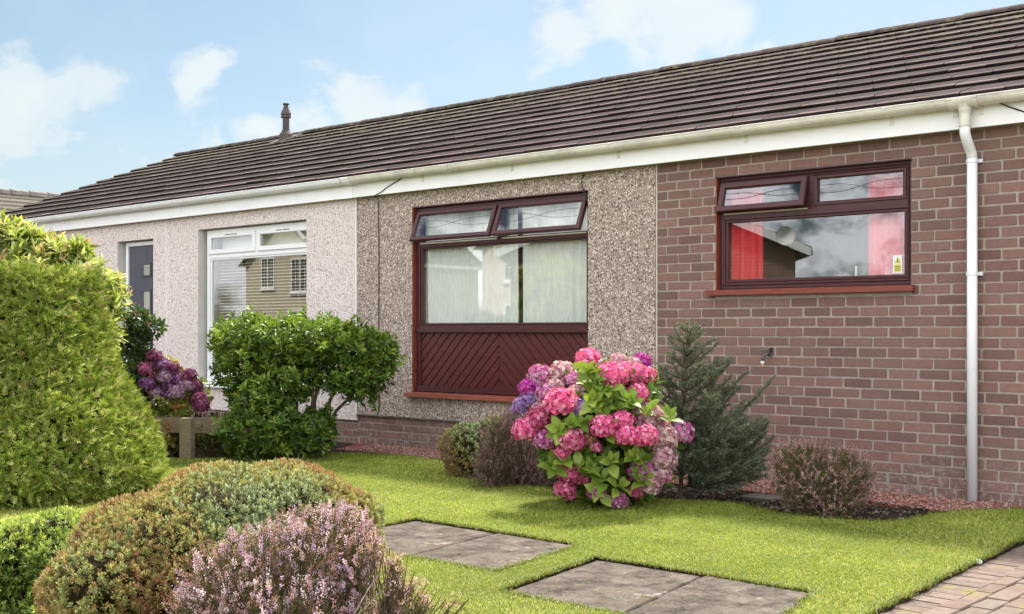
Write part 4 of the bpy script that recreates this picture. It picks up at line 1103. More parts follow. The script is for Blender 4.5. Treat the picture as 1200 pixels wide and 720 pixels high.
# --- fine low plants behind the rail
def grassy(name, label, cat, px, Z, hgt, rad, n_, cols, seed, width=.008, group=None, zb=0.0):
    g = np.random.default_rng(seed); t = plant(name, label, cat, px, Z, group); c = P(px, 388, Z)
    a = g.uniform(0, 6.28, n_); r = rad*np.sqrt(g.uniform(size=n_))*.6
    p = np.stack([c[0]+r*np.cos(a), c[1]+r*np.sin(a), np.full(n_, zb-.04)], 1)
    parts = []
    for k in range(3):
        d = np.stack([np.cos(a), np.sin(a), np.zeros(n_)], 1)*g.uniform(.1, .7, (n_, 1))+UP+g.normal(0, .2, (n_, 3))
        h_ = hgt*g.uniform(.5, 1.05, n_); q = p+nrm(d)*(h_*k*.33)[:, None]
        parts.append(rosettes(T_TINY, q, d, 6, hgt*.16, .3, (.3, 1.2), hgt*.3, pal(cols), g))
    put('foliage', parts, M['leaf_dull'], t)
    stems('stem', [(np.stack([p[i], p[i]+A((math.cos(a[i])*.1, math.sin(a[i])*.1, hgt*.8))]), .003) for i in range(0, n_, 3)], M['bark'], t, 4)
grassy('cotoneaster', 'low feathery yellow green plant behind the timber rail, right of the purple hydrangea', 'plant', 252, 11.0, .50, .32, 380, [(.16, .19, .05), (.22, .22, .07), (.10, .14, .04), (.26, .16, .09)], 31)
grassy('cotoneaster', 'dark straggly low plant under the timber rail on bare soil', 'plant', 250, 10.75, .16, .34, 130, [(.08, .09, .04), (.14, .11, .06), (.12, .07, .05)], 32)

# --- broad evergreen shrub in front of the pink wall
g = np.random.default_rng(25); Z = 10.8
t = plant('laurel_shrub', 'broad flat topped bright green shrub with bare stems, in front of the white window', 'shrub', 352, Z)
bl = [blob(285, 398, Z, 34, 24, .34), blob(330, 396, Z, 40, 22, .40), blob(375, 398, Z-.1, 38, 23, .40), blob(415, 408, Z, 36, 22, .34), blob(440, 415, Z, 26, 24, .26), blob(292, 430, Z, 36, 30, .34),
      blob(335, 420, Z+.2, 42, 26, .36), blob(400, 432, Z, 40, 20, .30), blob(436, 436, Z, 22, 14, .2), blob(300, 465, Z, 26, 26, .26), blob(308, 500, Z-.45, 38, 30, .26), blob(352, 510, Z-.3, 36, 22, .26), blob(320, 455, Z-.2, 34, 28, .28), blob(352, 446, Z-.1, 20, 14, .3), blob(405, 448, Z+.1, 18, 10, .2), blob(368, 500, Z-.1, 24, 18, .22), blob(285, 508, Z-.5, 26, 22, .2), blob(425, 462, Z, 16, 10, .10)]
p, nn = sample(bl, 4600, g, lump=.22, ls=8, deep=.3)
keep = ~((p[:, 2] < .9) & (g.uniform(size=len(p)) < .25)); p, nn = p[keep], nn[keep]
p = p+nn*np.minimum(.12, g.exponential(.028, (len(p), 1)))
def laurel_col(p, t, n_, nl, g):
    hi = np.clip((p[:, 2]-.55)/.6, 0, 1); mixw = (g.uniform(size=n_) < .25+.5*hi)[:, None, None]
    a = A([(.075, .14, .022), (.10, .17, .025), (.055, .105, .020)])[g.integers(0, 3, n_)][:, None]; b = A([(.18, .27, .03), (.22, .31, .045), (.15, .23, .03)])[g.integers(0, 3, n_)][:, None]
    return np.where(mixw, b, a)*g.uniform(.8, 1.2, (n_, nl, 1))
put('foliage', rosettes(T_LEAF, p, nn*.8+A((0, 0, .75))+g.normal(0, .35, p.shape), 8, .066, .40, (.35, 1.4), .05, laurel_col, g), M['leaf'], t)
b = P(355, 388, Z); L = []
for (px, py) in [(270, 420), (300, 405), (325, 410), (345, 405), (365, 405), (385, 410), (410, 415), (440, 425), (330, 440), (400, 440), (300, 470), (375, 420)]:
    st_ = b+A((g.uniform(-.14, .14), g.uniform(-.1, .1), 0)); st_[2] = -.06
    L.append((wig(st_, P(px, py, Z+g.uniform(-.2, .15)), g, 7, .025), np.linspace(.026, .007, 7)))
stems('stem', L, M['bark'], t, 7)

# --- heathers: upright spikes of tiny bells over dull foliage
def heather(name, label, base_px, Z, spikes, cols, leafc, seed, group='heathers in the garden', bell=.0065, slen=(.05, .10), nb=26, stemm='bark', dens=1.0, leafl=.012, gz=-.05, thick=.5, fill=None, shoot=.16, upb=.5):
    g = np.random.default_rng(seed); t = plant(name, label, 'heather', base_px, Z, group)
    b = P(base_px, 388, Z); b[2] = gz
    p, nn = sample(spikes, int(1000*dens), g, lump=.2, ls=9, deep=.2)
    ax = nrm(nn*.55+A((0, 0, upb))+g.normal(0, .22, p.shape)); n_ = len(p); L = g.uniform(slen[0], slen[1], n_)
    tt = g.uniform(0, 1, (n_, nb)); az = g.uniform(0, 6.28, (n_, nb))
    ref = np.where(np.abs(ax[:, 2:3]) < .9, A((0, 0, 1)), A((1, 0, 0))); u = nrm(np.cross(ax, ref)); v = np.cross(ax, u)
    side = np.cos(az)[..., None]*u[:, None]+np.sin(az)[..., None]*v[:, None]
    pos = p[:, None]+ax[:, None]*((tt-.6)*L[:, None])[..., None]+side*(.0035*(1.1-tt*.6))[..., None]
    d = side+ax[:, None]*.5; c = A(cols)
    ci = g.integers(0, len(c), n_); cc = c[ci][:, None]*g.uniform(.75, 1.2, (n_, nb, 1))
    parts = [inst(T_TINY, pos.reshape(-1, 3), d.reshape(-1, 3), (ax[:, None]+side*.3).reshape(-1, 3)+g.normal(0, .3, (n_*nb, 3)), bell*g.uniform(.8, 1.3, n_*nb), bell*.75, cc.reshape(-1, 3))]
    put('flower_spikes', parts, M['petal'], t)
    # leafy shoots
    m = int(1500*dens); q, n2 = sample(fill or spikes, m, g, lump=.12, ls=9, deep=.45)
    a2 = nrm(n2*.55+A((0, 0, upb))+g.normal(0, .3, q.shape))
    put('foliage', rosettes(T_TINY, q-a2*.02, a2, 20, leafl, .34, (.25, .95), shoot*.6, pal(leafc), g), M['leaf_dull'], t)
    k = min(len(p), int(170*max(1, dens*.7))); idx = g.choice(len(p), k, replace=False)
    stems('stem', [(wig(b+A((g.normal(0, .05), g.normal(0, .05), 0)), p[i], g, 5, .012), np.linspace(.004, .0016, 5)) for i in idx], M[stemm], t, 4)
    return t, p
# low variegated shrub
def smallleaf(name, label, cat, base_px, Z, bl, n_, ll, colf, seed, nl=10, wd=.45, ext=.025, up=.6, group=None, core=True, lump=.12, ls=6, mat='leaf_dull', phi=(.35, 1.35), stemn=40):
    g = np.random.default_rng(seed); t = plant(name, label, cat, base_px, Z, group)
    p, nn = sample(bl, n_, g, lump=lump, ls=ls, deep=.22, inner=.82)
    put('foliage', rosettes(T_TINY, p, nn+A((0, 0, up))+g.normal(0, .3, p.shape), nl, ll, wd, phi, ext, colf, g), M[mat], t)
    b = P(base_px, 388, Z); b[2] = -.05
    idx = g.choice(len(p), stemn); stems('stem', [(wig(b+A((g.normal(0, .06), g.normal(0, .06), 0)), p[i], g, 5, .015), np.linspace(.007, .002, 5)) for i in idx], M['bark'], t, 4)
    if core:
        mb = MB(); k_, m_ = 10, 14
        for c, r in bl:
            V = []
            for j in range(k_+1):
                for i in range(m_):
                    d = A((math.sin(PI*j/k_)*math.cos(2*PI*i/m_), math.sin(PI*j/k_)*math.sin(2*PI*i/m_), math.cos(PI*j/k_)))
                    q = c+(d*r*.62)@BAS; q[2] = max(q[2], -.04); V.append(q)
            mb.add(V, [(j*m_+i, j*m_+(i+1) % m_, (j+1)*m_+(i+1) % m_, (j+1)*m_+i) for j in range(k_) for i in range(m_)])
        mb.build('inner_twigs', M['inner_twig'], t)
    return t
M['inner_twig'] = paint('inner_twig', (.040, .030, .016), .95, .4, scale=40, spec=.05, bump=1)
def mixcol(groups, scale, seed, jit=.18):
    """groups: list of (threshold list) palettes blended by position noise"""
    def f(p, t, n_, nl, g):
        v = fnoise(p, scale, seed)+g.normal(0, .22, n_); k = np.clip(((v+1)/2*len(groups)).astype(int), 0, len(groups)-1)
        c = np.zeros((n_, nl, 3))
        for i, (lo, hi) in enumerate(groups):
            m_ = k == i; w = np.clip(t*1.3-.2, 0, 1)[None, :, None]; c[m_] = (A(lo)*(1-w)+A(hi)*w)
        return c*g.uniform(1-jit, 1+jit, (n_, nl, 1))*g.uniform(.85, 1.15, (n_, 1, 1))
    return f
Z = 9.25
smallleaf('hebe_shrub', 'low mounded shrub with pale and russet tips, below the boarded window panel', 'shrub', 560, Z,
          [blob(548, 525, Z, 34, 30, .26), blob(578, 512, Z, 30, 26, .24), blob(560, 545, Z, 36, 22, .26)], 1900, .021,
          mixcol([((.13, .18, .07), (.50, .56, .34)), ((.13, .17, .05), (.38, .42, .18)), ((.15, .13, .04), (.40, .28, .12)), ((.13, .08, .04), (.32, .17, .10))], 4.5, 3), 41)
Z = 8.75
heather('heather', 'dusky purple heather between the low mounded shrub and the pink hydrangea', 612, Z, [blob(607, 535, Z, 50, 40, .28), blob(583, 512, Z-.1, 22, 32, .16), blob(575, 550, Z-.15, 26, 24, .18), blob(600, 492, Z+.2, 14, 18, .1), blob(630, 540, Z, 28, 34, .25), blob(618, 505, Z+.1, 26, 20, .18)],
        [(.28, .13, .17), (.34, .20, .22), (.20, .09, .11), (.30, .19, .16), (.15, .08, .07)], [(.085, .065, .04), (.12, .085, .06), (.07, .075, .035), (.15, .09, .08)], 42, bell=.0075, slen=(.06, .14), upb=.8, dens=.95, leafl=.014)

# --- pink hydrangea
g = np.random.default_rng(26); Z = 7.75
t = plant('hydrangea_bush', 'large hydrangea bush crowded with pink and mauve heads, left of the little spruce', 'hydrangea', 712, Z)
bl = [blob(705, 470, Z, 62, 40, .36), blob(725, 455, Z, 48, 30, .30), blob(700, 520, Z, 70, 46, .40), blob(745, 520, Z, 48, 48, .36), blob(660, 510, Z, 30, 40, .3), blob(720, 565, Z, 60, 24, .34)]
p, nn = sample(bl, 980, g, lump=.08, ls=6, deep=.45)
HL = pal([(.10, .17, .025), (.14, .22, .033), (.065, .11, .02), (.20, .26, .045), (.28, .26, .06)], [.34, .28, .22, .13, .03], .14)
P1 = rosettes(T_LEAF, p, nn+A((0, 0, .55))+g.normal(0, .3, p.shape), 6, .088, .62, (.55, 1.45), .05, HL, g)
q = A([P(px, py, Z-.40) for px, py in [(688, 432), (694, 440), (706, 447), (716, 466), (700, 476), (735, 466), (697, 445), (702, 460), (694, 470), (712, 452), (722, 475), (732, 480), (745, 473), (705, 488), (668, 498), (681, 495), (655, 505), (664, 540), (678, 545), (690, 552), (706, 560), (716, 540), (742, 535), (752, 540), (728, 568), (786, 488), (648, 545), (712, 505), (700, 575), (757, 560), (760, 480), ]])
P2 = rosettes(T_LEAF, q, g.normal(0, .25, q.shape)-FWD*.8+UP*.55, 7, .104, .62, (.6, 1.45), .05, pal([(.20, .30, .04), (.27, .36, .055), (.15, .23, .03)]), g)
put('foliage', [P1, P2], M['leaf'], t)
HC = {'p': [(.72, .15, .33), (.66, .10, .26), (.80, .30, .46), (.60, .09, .24)], 'm': [(.46, .12, .30), (.58, .25, .45), (.38, .08, .22), (.52, .32, .42)], 'l': [(.52, .30, .38), (.62, .46, .46), (.42, .18, .26), (.55, .36, .34)],
      'b': [(.28, .17, .46), (.38, .28, .54), (.34, .14, .34)], 'd': [(.52, .09, .21), (.42, .07, .16), (.62, .22, .32)], 'v': [(.36, .03, .26), (.44, .08, .34)], 'r': [(.30, .09, .09), (.38, .16, .14), (.30, .18, .08)]}
heads = [(689, 421, 17, 'p', .1), (752, 424, 14, 'v', .15), (633, 440, 17, 'm', .0), (659, 437, 18, 'l', .0), (619, 455, 14, 'v', -.05), (628, 452, 15, 'm', 0), (651, 452, 14, 'l', -.1), (673, 446, 14, 'm', -.1),
         (612, 476, 14, 'b', 0), (622, 468, 16, 'b', -.05), (641, 462, 17, 'm', -.12), (636, 480, 17, 'l', -.1), (658, 472, 22, 'p', -.3), (677, 478, 15, 'b', -.3), (676, 462, 15, 'l', -.2), (605, 481, 9, 'b', .05),
         (632, 492, 20, 'd', -.2), (617, 504, 19, 'p', -.2), (648, 508, 14, 'd', -.2), (640, 516, 17, 'm', -.25), (716, 441, 21, 'p', -.3), (732, 436, 15, 'p', -.1), (746, 440, 18, 'p', -.15), (757, 441, 15, 'p', -.1), (724, 424, 14, 'l', .1), (742, 428, 13, 'l', .1),
         (747, 461, 16, 'p', -.25), (752, 452, 11, 'd', -.1), (757, 488, 22, 'l', -.25), (770, 497, 18, 'l', -.2), (707, 500, 19, 'p', -.38), (729, 494, 17, 'p', -.38), (735, 511, 17, 'p', -.42), (755, 511, 18, 'p', -.42), (670, 517, 19, 'd', -.36), (659, 531, 12, 'p', -.34),
         (689, 515, 13, 'r', -.32), (698, 524, 11, 'd', -.33), (778, 514, 20, 'l', -.25), (776, 536, 19, 'l', -.28), (772, 556, 18, 'l', -.25), (751, 552, 19, 'm', -.28), (761, 568, 17, 'l', -.28), (797, 507, 19, 'm', -.05), (746, 575, 12, 'd', -.3), (803, 512, 10, 'd', -.05),
         (670, 556, 18, 'd', -.3), (682, 560, 12, 'd', -.3), (661, 573, 15, 'd', -.3), (668, 580, 10, 'd', -.28), (699, 576, 14, 'm', -.32), (724, 586, 14, 'm', -.30), (748, 580, 9, 'd', -.25), (705, 430, 11, 'l', .05), (640, 500, 10, 'm', -.2), (787, 542, 10, 'l', -.1)]
for px, py, r, k, dz in heads:
    zc = Z+dz-.03; petal_head(P(px, py, zc), (r-1.8)*zc/F, HC[k], g, t, int(60+max(0, r-12)*5))
b = P(715, 388, Z); b[2] = -.05
stems('stem', [(wig(b+A((g.normal(0, .08), g.normal(0, .08), 0)), P(px, py, Z+dz*.8)-A((0, 0, .02)), g, 6, .02), np.linspace(.010, .004, 6)) for px, py, r, k, dz in heads], M['bark'], t, 5)

# --- little spruce
g = np.random.default_rng(27); Z = 8.05
t = plant('spruce', 'small blue green spruce leaning out to the right, between the pink hydrangea and the tap', 'conifer', 800, Z)
b = P(797, 388, Z+.0); b[2] = -.05; top = P(806, 376, Z)
def needles(a, e, g, dens=520, nl=.017):
    L = np.linalg.norm(e-a); n_ = max(4, int(L*dens)); s = g.uniform(0, 1, n_)[:, None]; p_ = a+(e-a)*s; ax_ = nrm(e-a)[None]
    d_ = nrm(g.normal(size=(n_, 3))); d_ = nrm(d_-(d_*ax_).sum(1, keepdims=True)*ax_+ax_*.75)
    return p_, d_
tw, PN, DN = [], [], []
tw.append((wig(b, top, g, 8, .008), np.linspace(.017, .003, 8)))
p_, d_ = needles(P(804, 420, Z), top, g, 700, .016); PN.append(p_); DN.append(d_)
for dx_, y0_, y1_ in ((-15, 402, 382), (9, 408, 390)):
    a_, e_ = P(804, y0_+8, Z), P(804+dx_, y1_, Z); tw.append((A([a_, e_]), .003)); p_, d_ = needles(a_, e_, g); PN.append(p_); DN.append(d_)
def branch(a, dir_, L, g, lift):
    dir_ = nrm(dir_); pts = [a+dir_*L*s+UP*(lift*L*s*s) for s in np.linspace(0, 1, 6)]; pts = A(pts); tw.append((pts, np.linspace(.007, .002, 6)))
    sd = nrm(np.cross(dir_, UP))
    for i in range(5):
        q_, d_ = needles(pts[i], pts[i+1], g, 420); PN.append(q_); DN.append(d_)
    nt = int(L/.052)
    for k in range(nt):
        s = .15+.85*(k+.5)/nt; c = a+dir_*L*s+UP*(lift*L*s*s)
        for sg in (-1, 1):
            l2 = (.055+.32*L*(1-s))*g.uniform(.6, 1.3); e = c+nrm(dir_*.8+sd*sg*.7+UP*g.uniform(-.3, .75))*l2
            tw.append((A([c, e]), .0018)); q_, d_ = needles(c, e, g, 520); PN.append(q_); DN.append(d_)
hN = 13
for i in range(hN):
    f = i/(hN-1); zc = .14+f*.98; k = 5 if f > .1 else 6; rot = g.uniform(0, 6.28)
    for j in range(k):
        a_ = rot+j*2*PI/k+g.normal(0, .2); d2 = A((math.cos(a_), math.sin(a_), 0)); rt = float(d2@RIGHT)
        Lb = (.09+.42*(1-f)**.75)*(1+.45*max(0, rt)*(1-f))*g.uniform(.75, 1.15)
        if rt < 0: Lb *= .72
        c = b+(top-b)*((zc+.05)/(top[2]+.05)); branch(c, d2+UP*g.uniform(.25, .75), Lb, g, .15)
# the strong side leader to the right
s0_ = P(812, 545, Z); e0_ = P(884, 478, Z-.05)
RT = [(g.uniform(822, 912), g.uniform(0, 1), g.uniform(-.3, .15)) for _ in range(34)]
RT = tuple((x_, 448+(x_-822)*.62+u_*(560-448-(x_-822)*.55), z_) for x_, u_, z_ in RT)
for (ex, ey, dz) in RT+((872, 455, 0), (900, 500, -.1), (880, 520, -.15), (905, 535, .05), (862, 500, -.2), (845, 475, -.15), (890, 560, -.1), (868, 545, -.2), (910, 518, -.05), (892, 540, -.25), (880, 490, -.1), (855, 520, -.3), (875, 570, -.2), (850, 555, -.3), (900, 550, .1), (858, 452, -.05), (842, 448, .05)):
    e_ = P(ex-6, ey+8, Z+dz); st2 = P(806, min(570, ey+55), Z); branch(st2, e_-st2, float(np.linalg.norm(e_-st2)), g, .10)
PN = np.concatenate(PN); DN = np.concatenate(DN); n_ = len(PN)
col = A([(.16, .21, .13), (.21, .26, .175), (.12, .16, .095), (.30, .33, .20), (.24, .19, .11)])[g.choice(5, n_, p=[.35, .25, .25, .1, .05])]*g.uniform(.8, 1.2, (n_, 1))
put('foliage', inst(T_TINY, PN, DN, g.normal(size=(n_, 3)), g.uniform(.015, .025, n_), .0040, col), M['leaf_dull'], t)
stems('trunk', tw, M['bark'], t, 5)

# --- round heather by the wall
Z = 7.35
heather('heather', 'round clipped bronze heather with pinkish spikes, against the brick wall left of the downpipe', 965, Z, [blob(962, 558, Z, 58, 44, .30), blob(935, 550, Z, 34, 38, .22), blob(995, 562, Z, 30, 36, .22), blob(965, 585, Z, 44, 22, .24)],
        [(.44, .25, .29), (.54, .36, .36), (.35, .20, .18), (.32, .22, .14), (.46, .29, .25)], [(.09, .10, .035), (.13, .13, .045), (.16, .11, .05), (.07, .08, .03)], 43, bell=.0062, slen=(.03, .06), nb=18, dens=2.3, leafl=.012, upb=.45, shoot=.10)

# --- foreground
Z = 4.45
smallleaf('hebe_shrub', 'big rounded foreground shrub of tiny russet, olive and pale green leaves', 'shrub', 235, Z,
          [blob(335, 590, Z+.3, 92, 48, .34), blob(255, 598, Z+.1, 90, 52, .36), blob(190, 640, Z-.1, 104, 62, .34), blob(130, 685, Z-.3, 82, 62, .30), blob(250, 690, Z, 150, 100, .5), blob(410, 605, Z+.35, 40, 32, .2), blob(385, 640, Z+.3, 60, 50, .3)], 21000, .0160,
          mixcol([((.12, .16, .06), (.42, .48, .30)), ((.14, .17, .055), (.36, .41, .21)), ((.17, .18, .045), (.44, .41, .17)), ((.20, .14, .045), (.42, .28, .14)), ((.24, .10, .05), (.38, .17, .11))], 3.4, 8, .2), 51, nl=9, wd=.46, ext=.018, up=.5, lump=.11, ls=5, stemn=120)
Z = 4.6
smallleaf('hebe_shrub', 'fresh pale green small leaved shrub at the bottom left corner below the conifer', 'shrub', 30, Z,
          [blob(20, 632, Z, 34, 26, .22), blob(60, 622, Z+.1, 34, 24, .2), blob(15, 668, Z, 40, 26, .22), blob(70, 655, Z, 36, 30, .22), blob(20, 712, Z, 46, 26, .24), blob(-40, 660, Z, 50, 50, .4), blob(80, 700, Z, 40, 36, .26)], 3300, .024,
          mixcol([((.12, .19, .035), (.36, .46, .09)), ((.15, .22, .04), (.46, .55, .14)), ((.10, .16, .035), (.30, .40, .08))], 6, 5), 52, nl=10, wd=.36, ext=.03, up=.5, lump=.2, ls=9, mat='leaf', stemn=60)
Z = 3.75
heather('heather', 'foreground heather covered in pale pink and mauve bells, in front of the russet shrub', 330, Z,
        [blob(310, 672, Z, 74, 62, .22), blob(365, 650, Z+.1, 74, 62, .24), blob(400, 640, Z+.15, 48, 56, .2), blob(270, 690, Z-.05, 58, 50, .2), blob(330, 720, Z-.1, 96, 60, .24), blob(415, 665, Z, 34, 44, .16), blob(235, 712, Z-.1, 40, 30, .18)],
        [(.54, .37, .46), (.70, .56, .62), (.42, .26, .35), (.52, .37, .33), (.34, .19, .18), (.48, .34, .47), (.30, .17, .13)], [(.075, .085, .03), (.11, .10, .04), (.14, .09, .05), (.06, .06, .025)], 53, bell=.0058, slen=(.025, .065), nb=26, dens=2.7, leafl=.010, upb=.45, shoot=.08)
Z = 3.6
t, p = heather('heather', 'straggly bare stemmed heather sprigs over the lawn, bottom left centre of the photo', 435, Z,
        [blob(462, 665, Z, 14, 22, .05), blob(475, 690, Z, 22, 20, .06), blob(490, 708, Z, 18, 12, .05), blob(455, 712, Z, 30, 14, .06), blob(440, 640, Z+.05, 10, 14, .04), blob(528, 706, Z, 14, 5, .02)],
        [(.60, .42, .46), (.64, .44, .36), (.44, .26, .22), (.50, .34, .24)], [(.13, .12, .05), (.20, .13, .08), (.10, .09, .04)], 54, bell=.0058, slen=(.03, .06), nb=20, dens=.16, leafl=.010, upb=.6, stemm='bark', shoot=.08)
g = np.random.default_rng(5); b = P(380, 388, Z); b[2] = -.05
stems('bare_twig', [(A([P(395, 745, Z), P(418, 722, Z), P(436, 705, Z), P(450, 690, Z), P(455, 680, Z)]), np.linspace(.004, .0018, 5)), (A([P(410, 760, Z), P(415, 720, Z-.03), P(432, 690, Z-.03), P(446, 672, Z)]), np.linspace(.003, .001, 4))], M['twig'], t, 5)

# --- trees across the road (seen in the window panes)
def tree(label, x, y, h_, r_, seed, cols):
    g = np.random.default_rng(seed); t = thing('garden_tree', label, 'tree', (x, y, 0), 'trees across the road'); c = A((x, y, 0))
    bl = [(c+A((g.uniform(-.5, .5)*r_, g.uniform(-.5, .5)*r_, h_*g.uniform(.5, .85))), A((r_*.55, r_*.55, r_*.5))*g.uniform(.8, 1.2)) for _ in range(8)]
    p, nn = sample(bl, 1500, g, lump=.3, ls=1.5, deep=.3)
    put('crown', rosettes(T_TINY, p, nn+g.normal(0, .5, p.shape), 5, .28, .5, (.5, 1.4), .2, pal(cols), g), M['leaf_dull'], t)
    stems('trunk', [(wig(c-A((0, 0, .1)), b_[0], g, 6, .1), np.linspace(.16, .04, 6)) for b_ in bl], M['bark'], t, 6)
tree('bushy green tree across the road, beside the pink house', -31.0, -19.5, 5.0, 2.0, 61, [(.07, .11, .03), (.10, .15, .04)])
tree('dark green tree across the road, between the brick bungalow and the low house', -19.6, -25.0, 4.2, 1.8, 62, [(.05, .08, .025), (.08, .11, .03)])
tree('tall loose tree far down the road, left of the low brown house', -15.2, -36.0, 5.5, 2.0, 63, [(.06, .09, .03), (.09, .12, .04)])

# ================================================================== GRASS
g = np.random.default_rng(71)
def blades(n_, box, hl, wd, seed, zb=-.001):
    g = np.random.default_rng(seed)
    p = np.stack([g.uniform(box[0], box[1], n_), g.uniform(box[2], box[3], n_)], 1)
    rel = p-A((0, -D)); Zd = rel@FWD[:2]; Xd = rel@RIGHT[:2]
    keep = (Zd > 3.6) & (np.abs(Xd/np.maximum(Zd, .1)) < .60) & inpoly(p, LAWNW) & ~inpoly(p, holes[0]) & ~inpoly(p, holes[1])
    keep &= g.uniform(size=n_) < np.clip((6.4/np.maximum(Zd, .1))**1.6, .22, 1)
    p = p[keep]; Zd = Zd[keep]; n_ = len(p); p3 = np.concatenate([p, np.full((n_, 1), zb)], 1)
    nv = fnoise(p3*A((1, 1, 0)), 1.6, 4)+.6*fnoise(p3*A((1, 1, 0)), 6, 2)
    h_ = hl*g.uniform(.55, 1.15, n_)*(1+.22*nv); a = g.uniform(0, 6.28, n_); ln = g.uniform(.25, 1.3, n_)
    lean = np.stack([np.cos(a)*ln, np.sin(a)*ln, np.ones(n_)], 1); b2_ = np.stack([np.cos(a)*ln*2.2, np.sin(a)*ln*2.2, np.ones(n_)*.7], 1)
    side = nrm(np.stack([-np.sin(a), np.cos(a), np.zeros(n_)], 1)+g.normal(0, .3, (n_, 3)))*(wd*np.clip(Zd/6.0, 1, 1.5)*g.uniform(.7, 1.2, n_))[:, None]/2
    m_ = p3+nrm(lean)*(h_*.55)[:, None]; tip = m_+nrm(b2_)*(h_*.5)[:, None]
    V = np.stack([p3-side, p3+side, m_+side*.8, m_-side*.8, tip], 1).reshape(-1, 3)
    base = np.arange(n_)[:, None]*5
    q = base+np.array([[0, 1, 2, 3]]); tr = base+np.array([[3, 2, 4]])
    pc = A([(.20, .29, .035), (.26, .35, .048), (.15, .24, .028), (.33, .36, .085), (.42, .40, .17)])
    w0 = np.clip(.5+.5*nv, 0, 1); big = fnoise(p3*A((1, 1, 0)), 1.1, 9)+.5*fnoise(p3*A((1, 1, 0)), 3.3, 6)
    sel = g.uniform(size=n_)+.13*np.clip(big, -.6, 1); k = np.where(sel < .34-.1*w0, 0, np.where(sel < .60, 1, np.where(sel < .82-.22*w0, 2, np.where(sel < .955-.04*w0, 3, 4))))
    col = pc[k]*g.uniform(.8, 1.2, (n_, 1))*(1+.14*nv+.10*big)[:, None]*A((1.07, 1, 1.05))
    return V, q, tr, col
V, q, tr, col = blades(1000000, (-10.5, -1.9, -6.6, -.4), .024, .0034, 72)
gr_ = raw('grass', V, [(q, 0), (tr, 0)], M['grass'], col=np.concatenate([col, col])); tag(gr_, 'short bright green mown grass covering the lawn', 'grass', None, 'stuff')
# longer tufts along the edges of the slabs, the drive and the beds
V2, Q2, T2, C2 = [], [], [], []; n0 = 0; g = np.random.default_rng(73)
for poly, dens, hl in ((holes[0], 620, .036), (holes[1], 620, .036), (LAWNW[:150], 420, .04)):
    for i in range(len(poly)):
        a_, b_ = A(poly[i]), A(poly[(i+1) % len(poly)]); L_ = np.linalg.norm(b_-a_)
        if L_ > .5: continue
        n_ = int(L_*dens)+1; s = g.uniform(size=(n_, 1)); p = a_+(b_-a_)*s+g.normal(0, .010, (n_, 2))
        a = g.uniform(0, 6.28, n_); ln = g.uniform(.3, 1.5, n_); p3 = np.concatenate([p, np.full((n_, 1), .0)], 1); h_ = hl*g.uniform(.4, 1.1, n_)
        sd_ = np.stack([-np.sin(a), np.cos(a), np.zeros(n_)], 1)*.0021
        m_ = p3+nrm(np.stack([np.cos(a)*ln, np.sin(a)*ln, np.ones(n_)], 1))*(h_*.55)[:, None]; tip = m_+nrm(np.stack([np.cos(a)*ln*2, np.sin(a)*ln*2, np.ones(n_)*.5], 1))*(h_*.5)[:, None]
        V2.append(np.stack([p3-sd_, p3+sd_, m_+sd_*.8, m_-sd_*.8, tip], 1).reshape(-1, 3)); base = n0+np.arange(n_)[:, None]*5
        Q2.append(base+np.array([[0, 1, 2, 3]])); T2.append(base+np.array([[3, 2, 4]])); n0 += 5*n_
        C2.append(A([(.12, .18, .02), (.17, .22, .03), (.09, .13, .02), (.24, .20, .07)])[g.integers(0, 4, n_)]*g.uniform(.8, 1.2, (n_, 1)))
cc = np.concatenate(C2)
o = raw('grass_edging', np.concatenate(V2), [(np.concatenate(Q2), 0), (np.concatenate(T2), 0)], M['grass'], col=np.concatenate([cc, cc])); tag(o, 'longer untrimmed grass tufts along the lawn and slab edges', 'grass', None, 'stuff')

# ================================================================== LIGHT, SKY, CAMERA
sunv = nrm(A((-.36, .90, 1.30)))
W = bpy.data.worlds.new('World'); S.world = W; W.use_nodes = True; nt = W.node_tree; nt.nodes.clear()
k = N.__new__(N); k.t = nt
el = math.asin(sunv[2]); az = math.atan2(sunv[0], sunv[1])
sky = k.n('TexSky', sky_type='NISHITA'); sky.sun_disc = False; sky.sun_elevation = el; sky.sun_rotation = az
sky.air_density = 1.0; sky.dust_density = 1.2; sky.ozone_density = 1.0; sky.altitude = 60
dirv = k.n('TexCoord').outputs['Generated']
def cdir(px, py): return tuple(nrm((px-600)/F*RIGHT+FWD+(388-py)/F*UP))
warp = k.n('VectorMath', {0: k.noise(9, 3, .6, vec=dirv, out=1), 3: .05}, operation='SCALE').outputs[0]
dw = k.n('VectorMath', {0: dirv, 1: warp}, operation='ADD').outputs[0]
fb = k.n('TexNoise', {'Vector': k.n('Mapping', {'Vector': dw, 'Scale': (1, 1, 1.7)}).outputs[0], 'Scale': 13.0, 'Detail': 9.0, 'Roughness': .60}).outputs[0]
fb2 = k.n('TexNoise', {'Vector': dw, 'Scale': 4.0, 'Detail': 6.0, 'Roughness': .55}).outputs[0]
acc = None
off = A((.025, .025, .025))
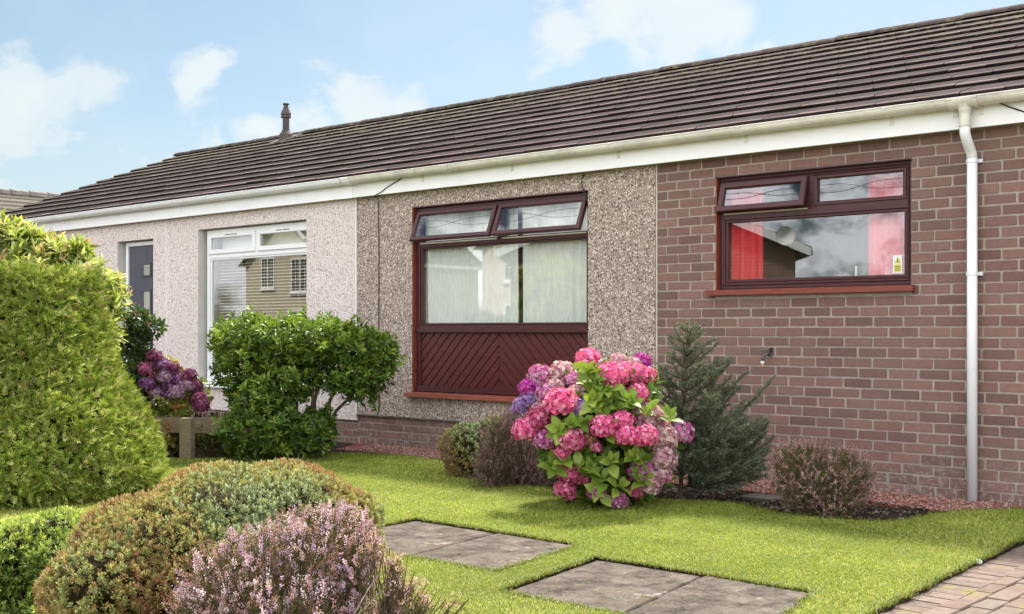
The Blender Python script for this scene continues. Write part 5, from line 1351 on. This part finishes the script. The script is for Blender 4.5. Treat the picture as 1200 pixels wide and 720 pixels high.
for (px, py, r, s) in [(5, 125, .085, 1.2), (25, 160, .05, .8), (0, 225, .06, .7), (120, 100, .038, .9), (228, 108, .042, .95), (100, 150, .045, .6), (165, 175, .05, .4), (420, 138, .060, 1.2), (475, 130, .035, .9), (360, 155, .045, 1.0), (305, 165, .030, .9),
                       (660, 35, .055, 1.0), (720, 20, .060, 1.1), (790, 30, .065, 1.1), (860, 30, .050, 1.0), (905, 50, .030, .7), (750, 70, .065, .85), (820, 5, .05, .9), (1055, 34, .018, .9), (645, 5, .03, .8), (240, 190, .06, .6)]:
    c = A(cdir(px, py))+off
    ds = k.n('VectorMath', {0: dw, 1: tuple(c)}, operation='DISTANCE').outputs['Value']
    m_ = k.n('MapRange', {'Value': ds, 'From Min': 0.0, 'From Max': r*1.25, 'To Min': s, 'To Max': 0.0}).outputs[0]
    acc = m_ if acc is None else k.math('MAXIMUM', acc, m_)
away = k.n('MapRange', {'Value': k.n('VectorMath', {0: dirv, 1: tuple(FWD)}, operation='DOT_PRODUCT').outputs['Value'], 'From Min': .75, 'From Max': .3, 'To Min': 0.0, 'To Max': .72}).outputs[0]  # cloud cover added outside the view, as fill for the shaded house front
acc = k.math('MAXIMUM', acc, away)
v = k.math('ADD', k.math('MULTIPLY', acc, .62), k.math('MULTIPLY', k.math('SUBTRACT', fb, .5), 1.25))
mask = k.ramp(v, [(.30, 0), (.46, .72), (.75, .95)])
wisp = k.ramp(k.math('ADD', fb2, k.math('MULTIPLY', k.math('SUBTRACT', fb, .5), .4)), [(.45, 0), (.75, .28)])
mask = k.math('MAXIMUM', mask, wisp)
SKYS, CL = .055, 5.9
hsv = k.n('HueSaturation', {'Saturation': 1.0, 'Value': .77, 'Hue': .486, 'Color': sky})
cloud = k.mix(k.ramp(fb2, [(.35, 0), (.7, 1)]), (CL*.96, CL*1.01, CL*1.0), (CL*.82, CL*.91, CL*.95))
back = k.n('MapRange', {'Value': k.n('VectorMath', {0: dirv, 1: tuple(FWD)}, operation='DOT_PRODUCT').outputs['Value'], 'From Min': .55, 'From Max': -.1, 'To Min': 0.0, 'To Max': 1.0}).outputs[0]
cloud = k.mix(back, cloud, (24.5, 24.6, 25.2))  # unseen added clouds behind the camera, made extra bright to light the facade
skc = k.mix(mask, hsv.outputs[0], cloud)
bg = k.n('Background', {'Color': skc, 'Strength': SKYS}); wo = k.n('OutputWorld'); nt.links.new(bg.outputs[0], wo.inputs[0])
sl_ = bpy.data.lights.new('sun', 'SUN'); sl_.energy = 4.2; sl_.angle = math.radians(6.0); sl_.color = (1.0, .94, .85)
so = bpy.data.objects.new('sun', sl_); COL.objects.link(so); so.rotation_euler = Vector(tuple(sunv)).to_track_quat('Z', 'Y').to_euler(); so.location = (-4, 6, 12)
cam = bpy.data.cameras.new('camera'); co = bpy.data.objects.new('camera', cam); COL.objects.link(co)
co.location = (0, -D, H); co.rotation_euler = (math.radians(90), 0, math.atan2(SN, CS))
cam.sensor_width = 36; cam.lens = F/1200*36; cam.shift_y = 28/1200; cam.clip_end = 600; cam.clip_start = .05
S.camera = co
S.view_settings.view_transform = 'Standard'; S.view_settings.look = 'None'; S.view_settings.gamma = 1; S.view_settings.use_curve_mapping = False
S.view_settings.exposure = 1.6
S.cycles.max_bounces = 8; S.cycles.transparent_max_bounces = 12; S.cycles.caustics_reflective = False; S.cycles.caustics_refractive = False
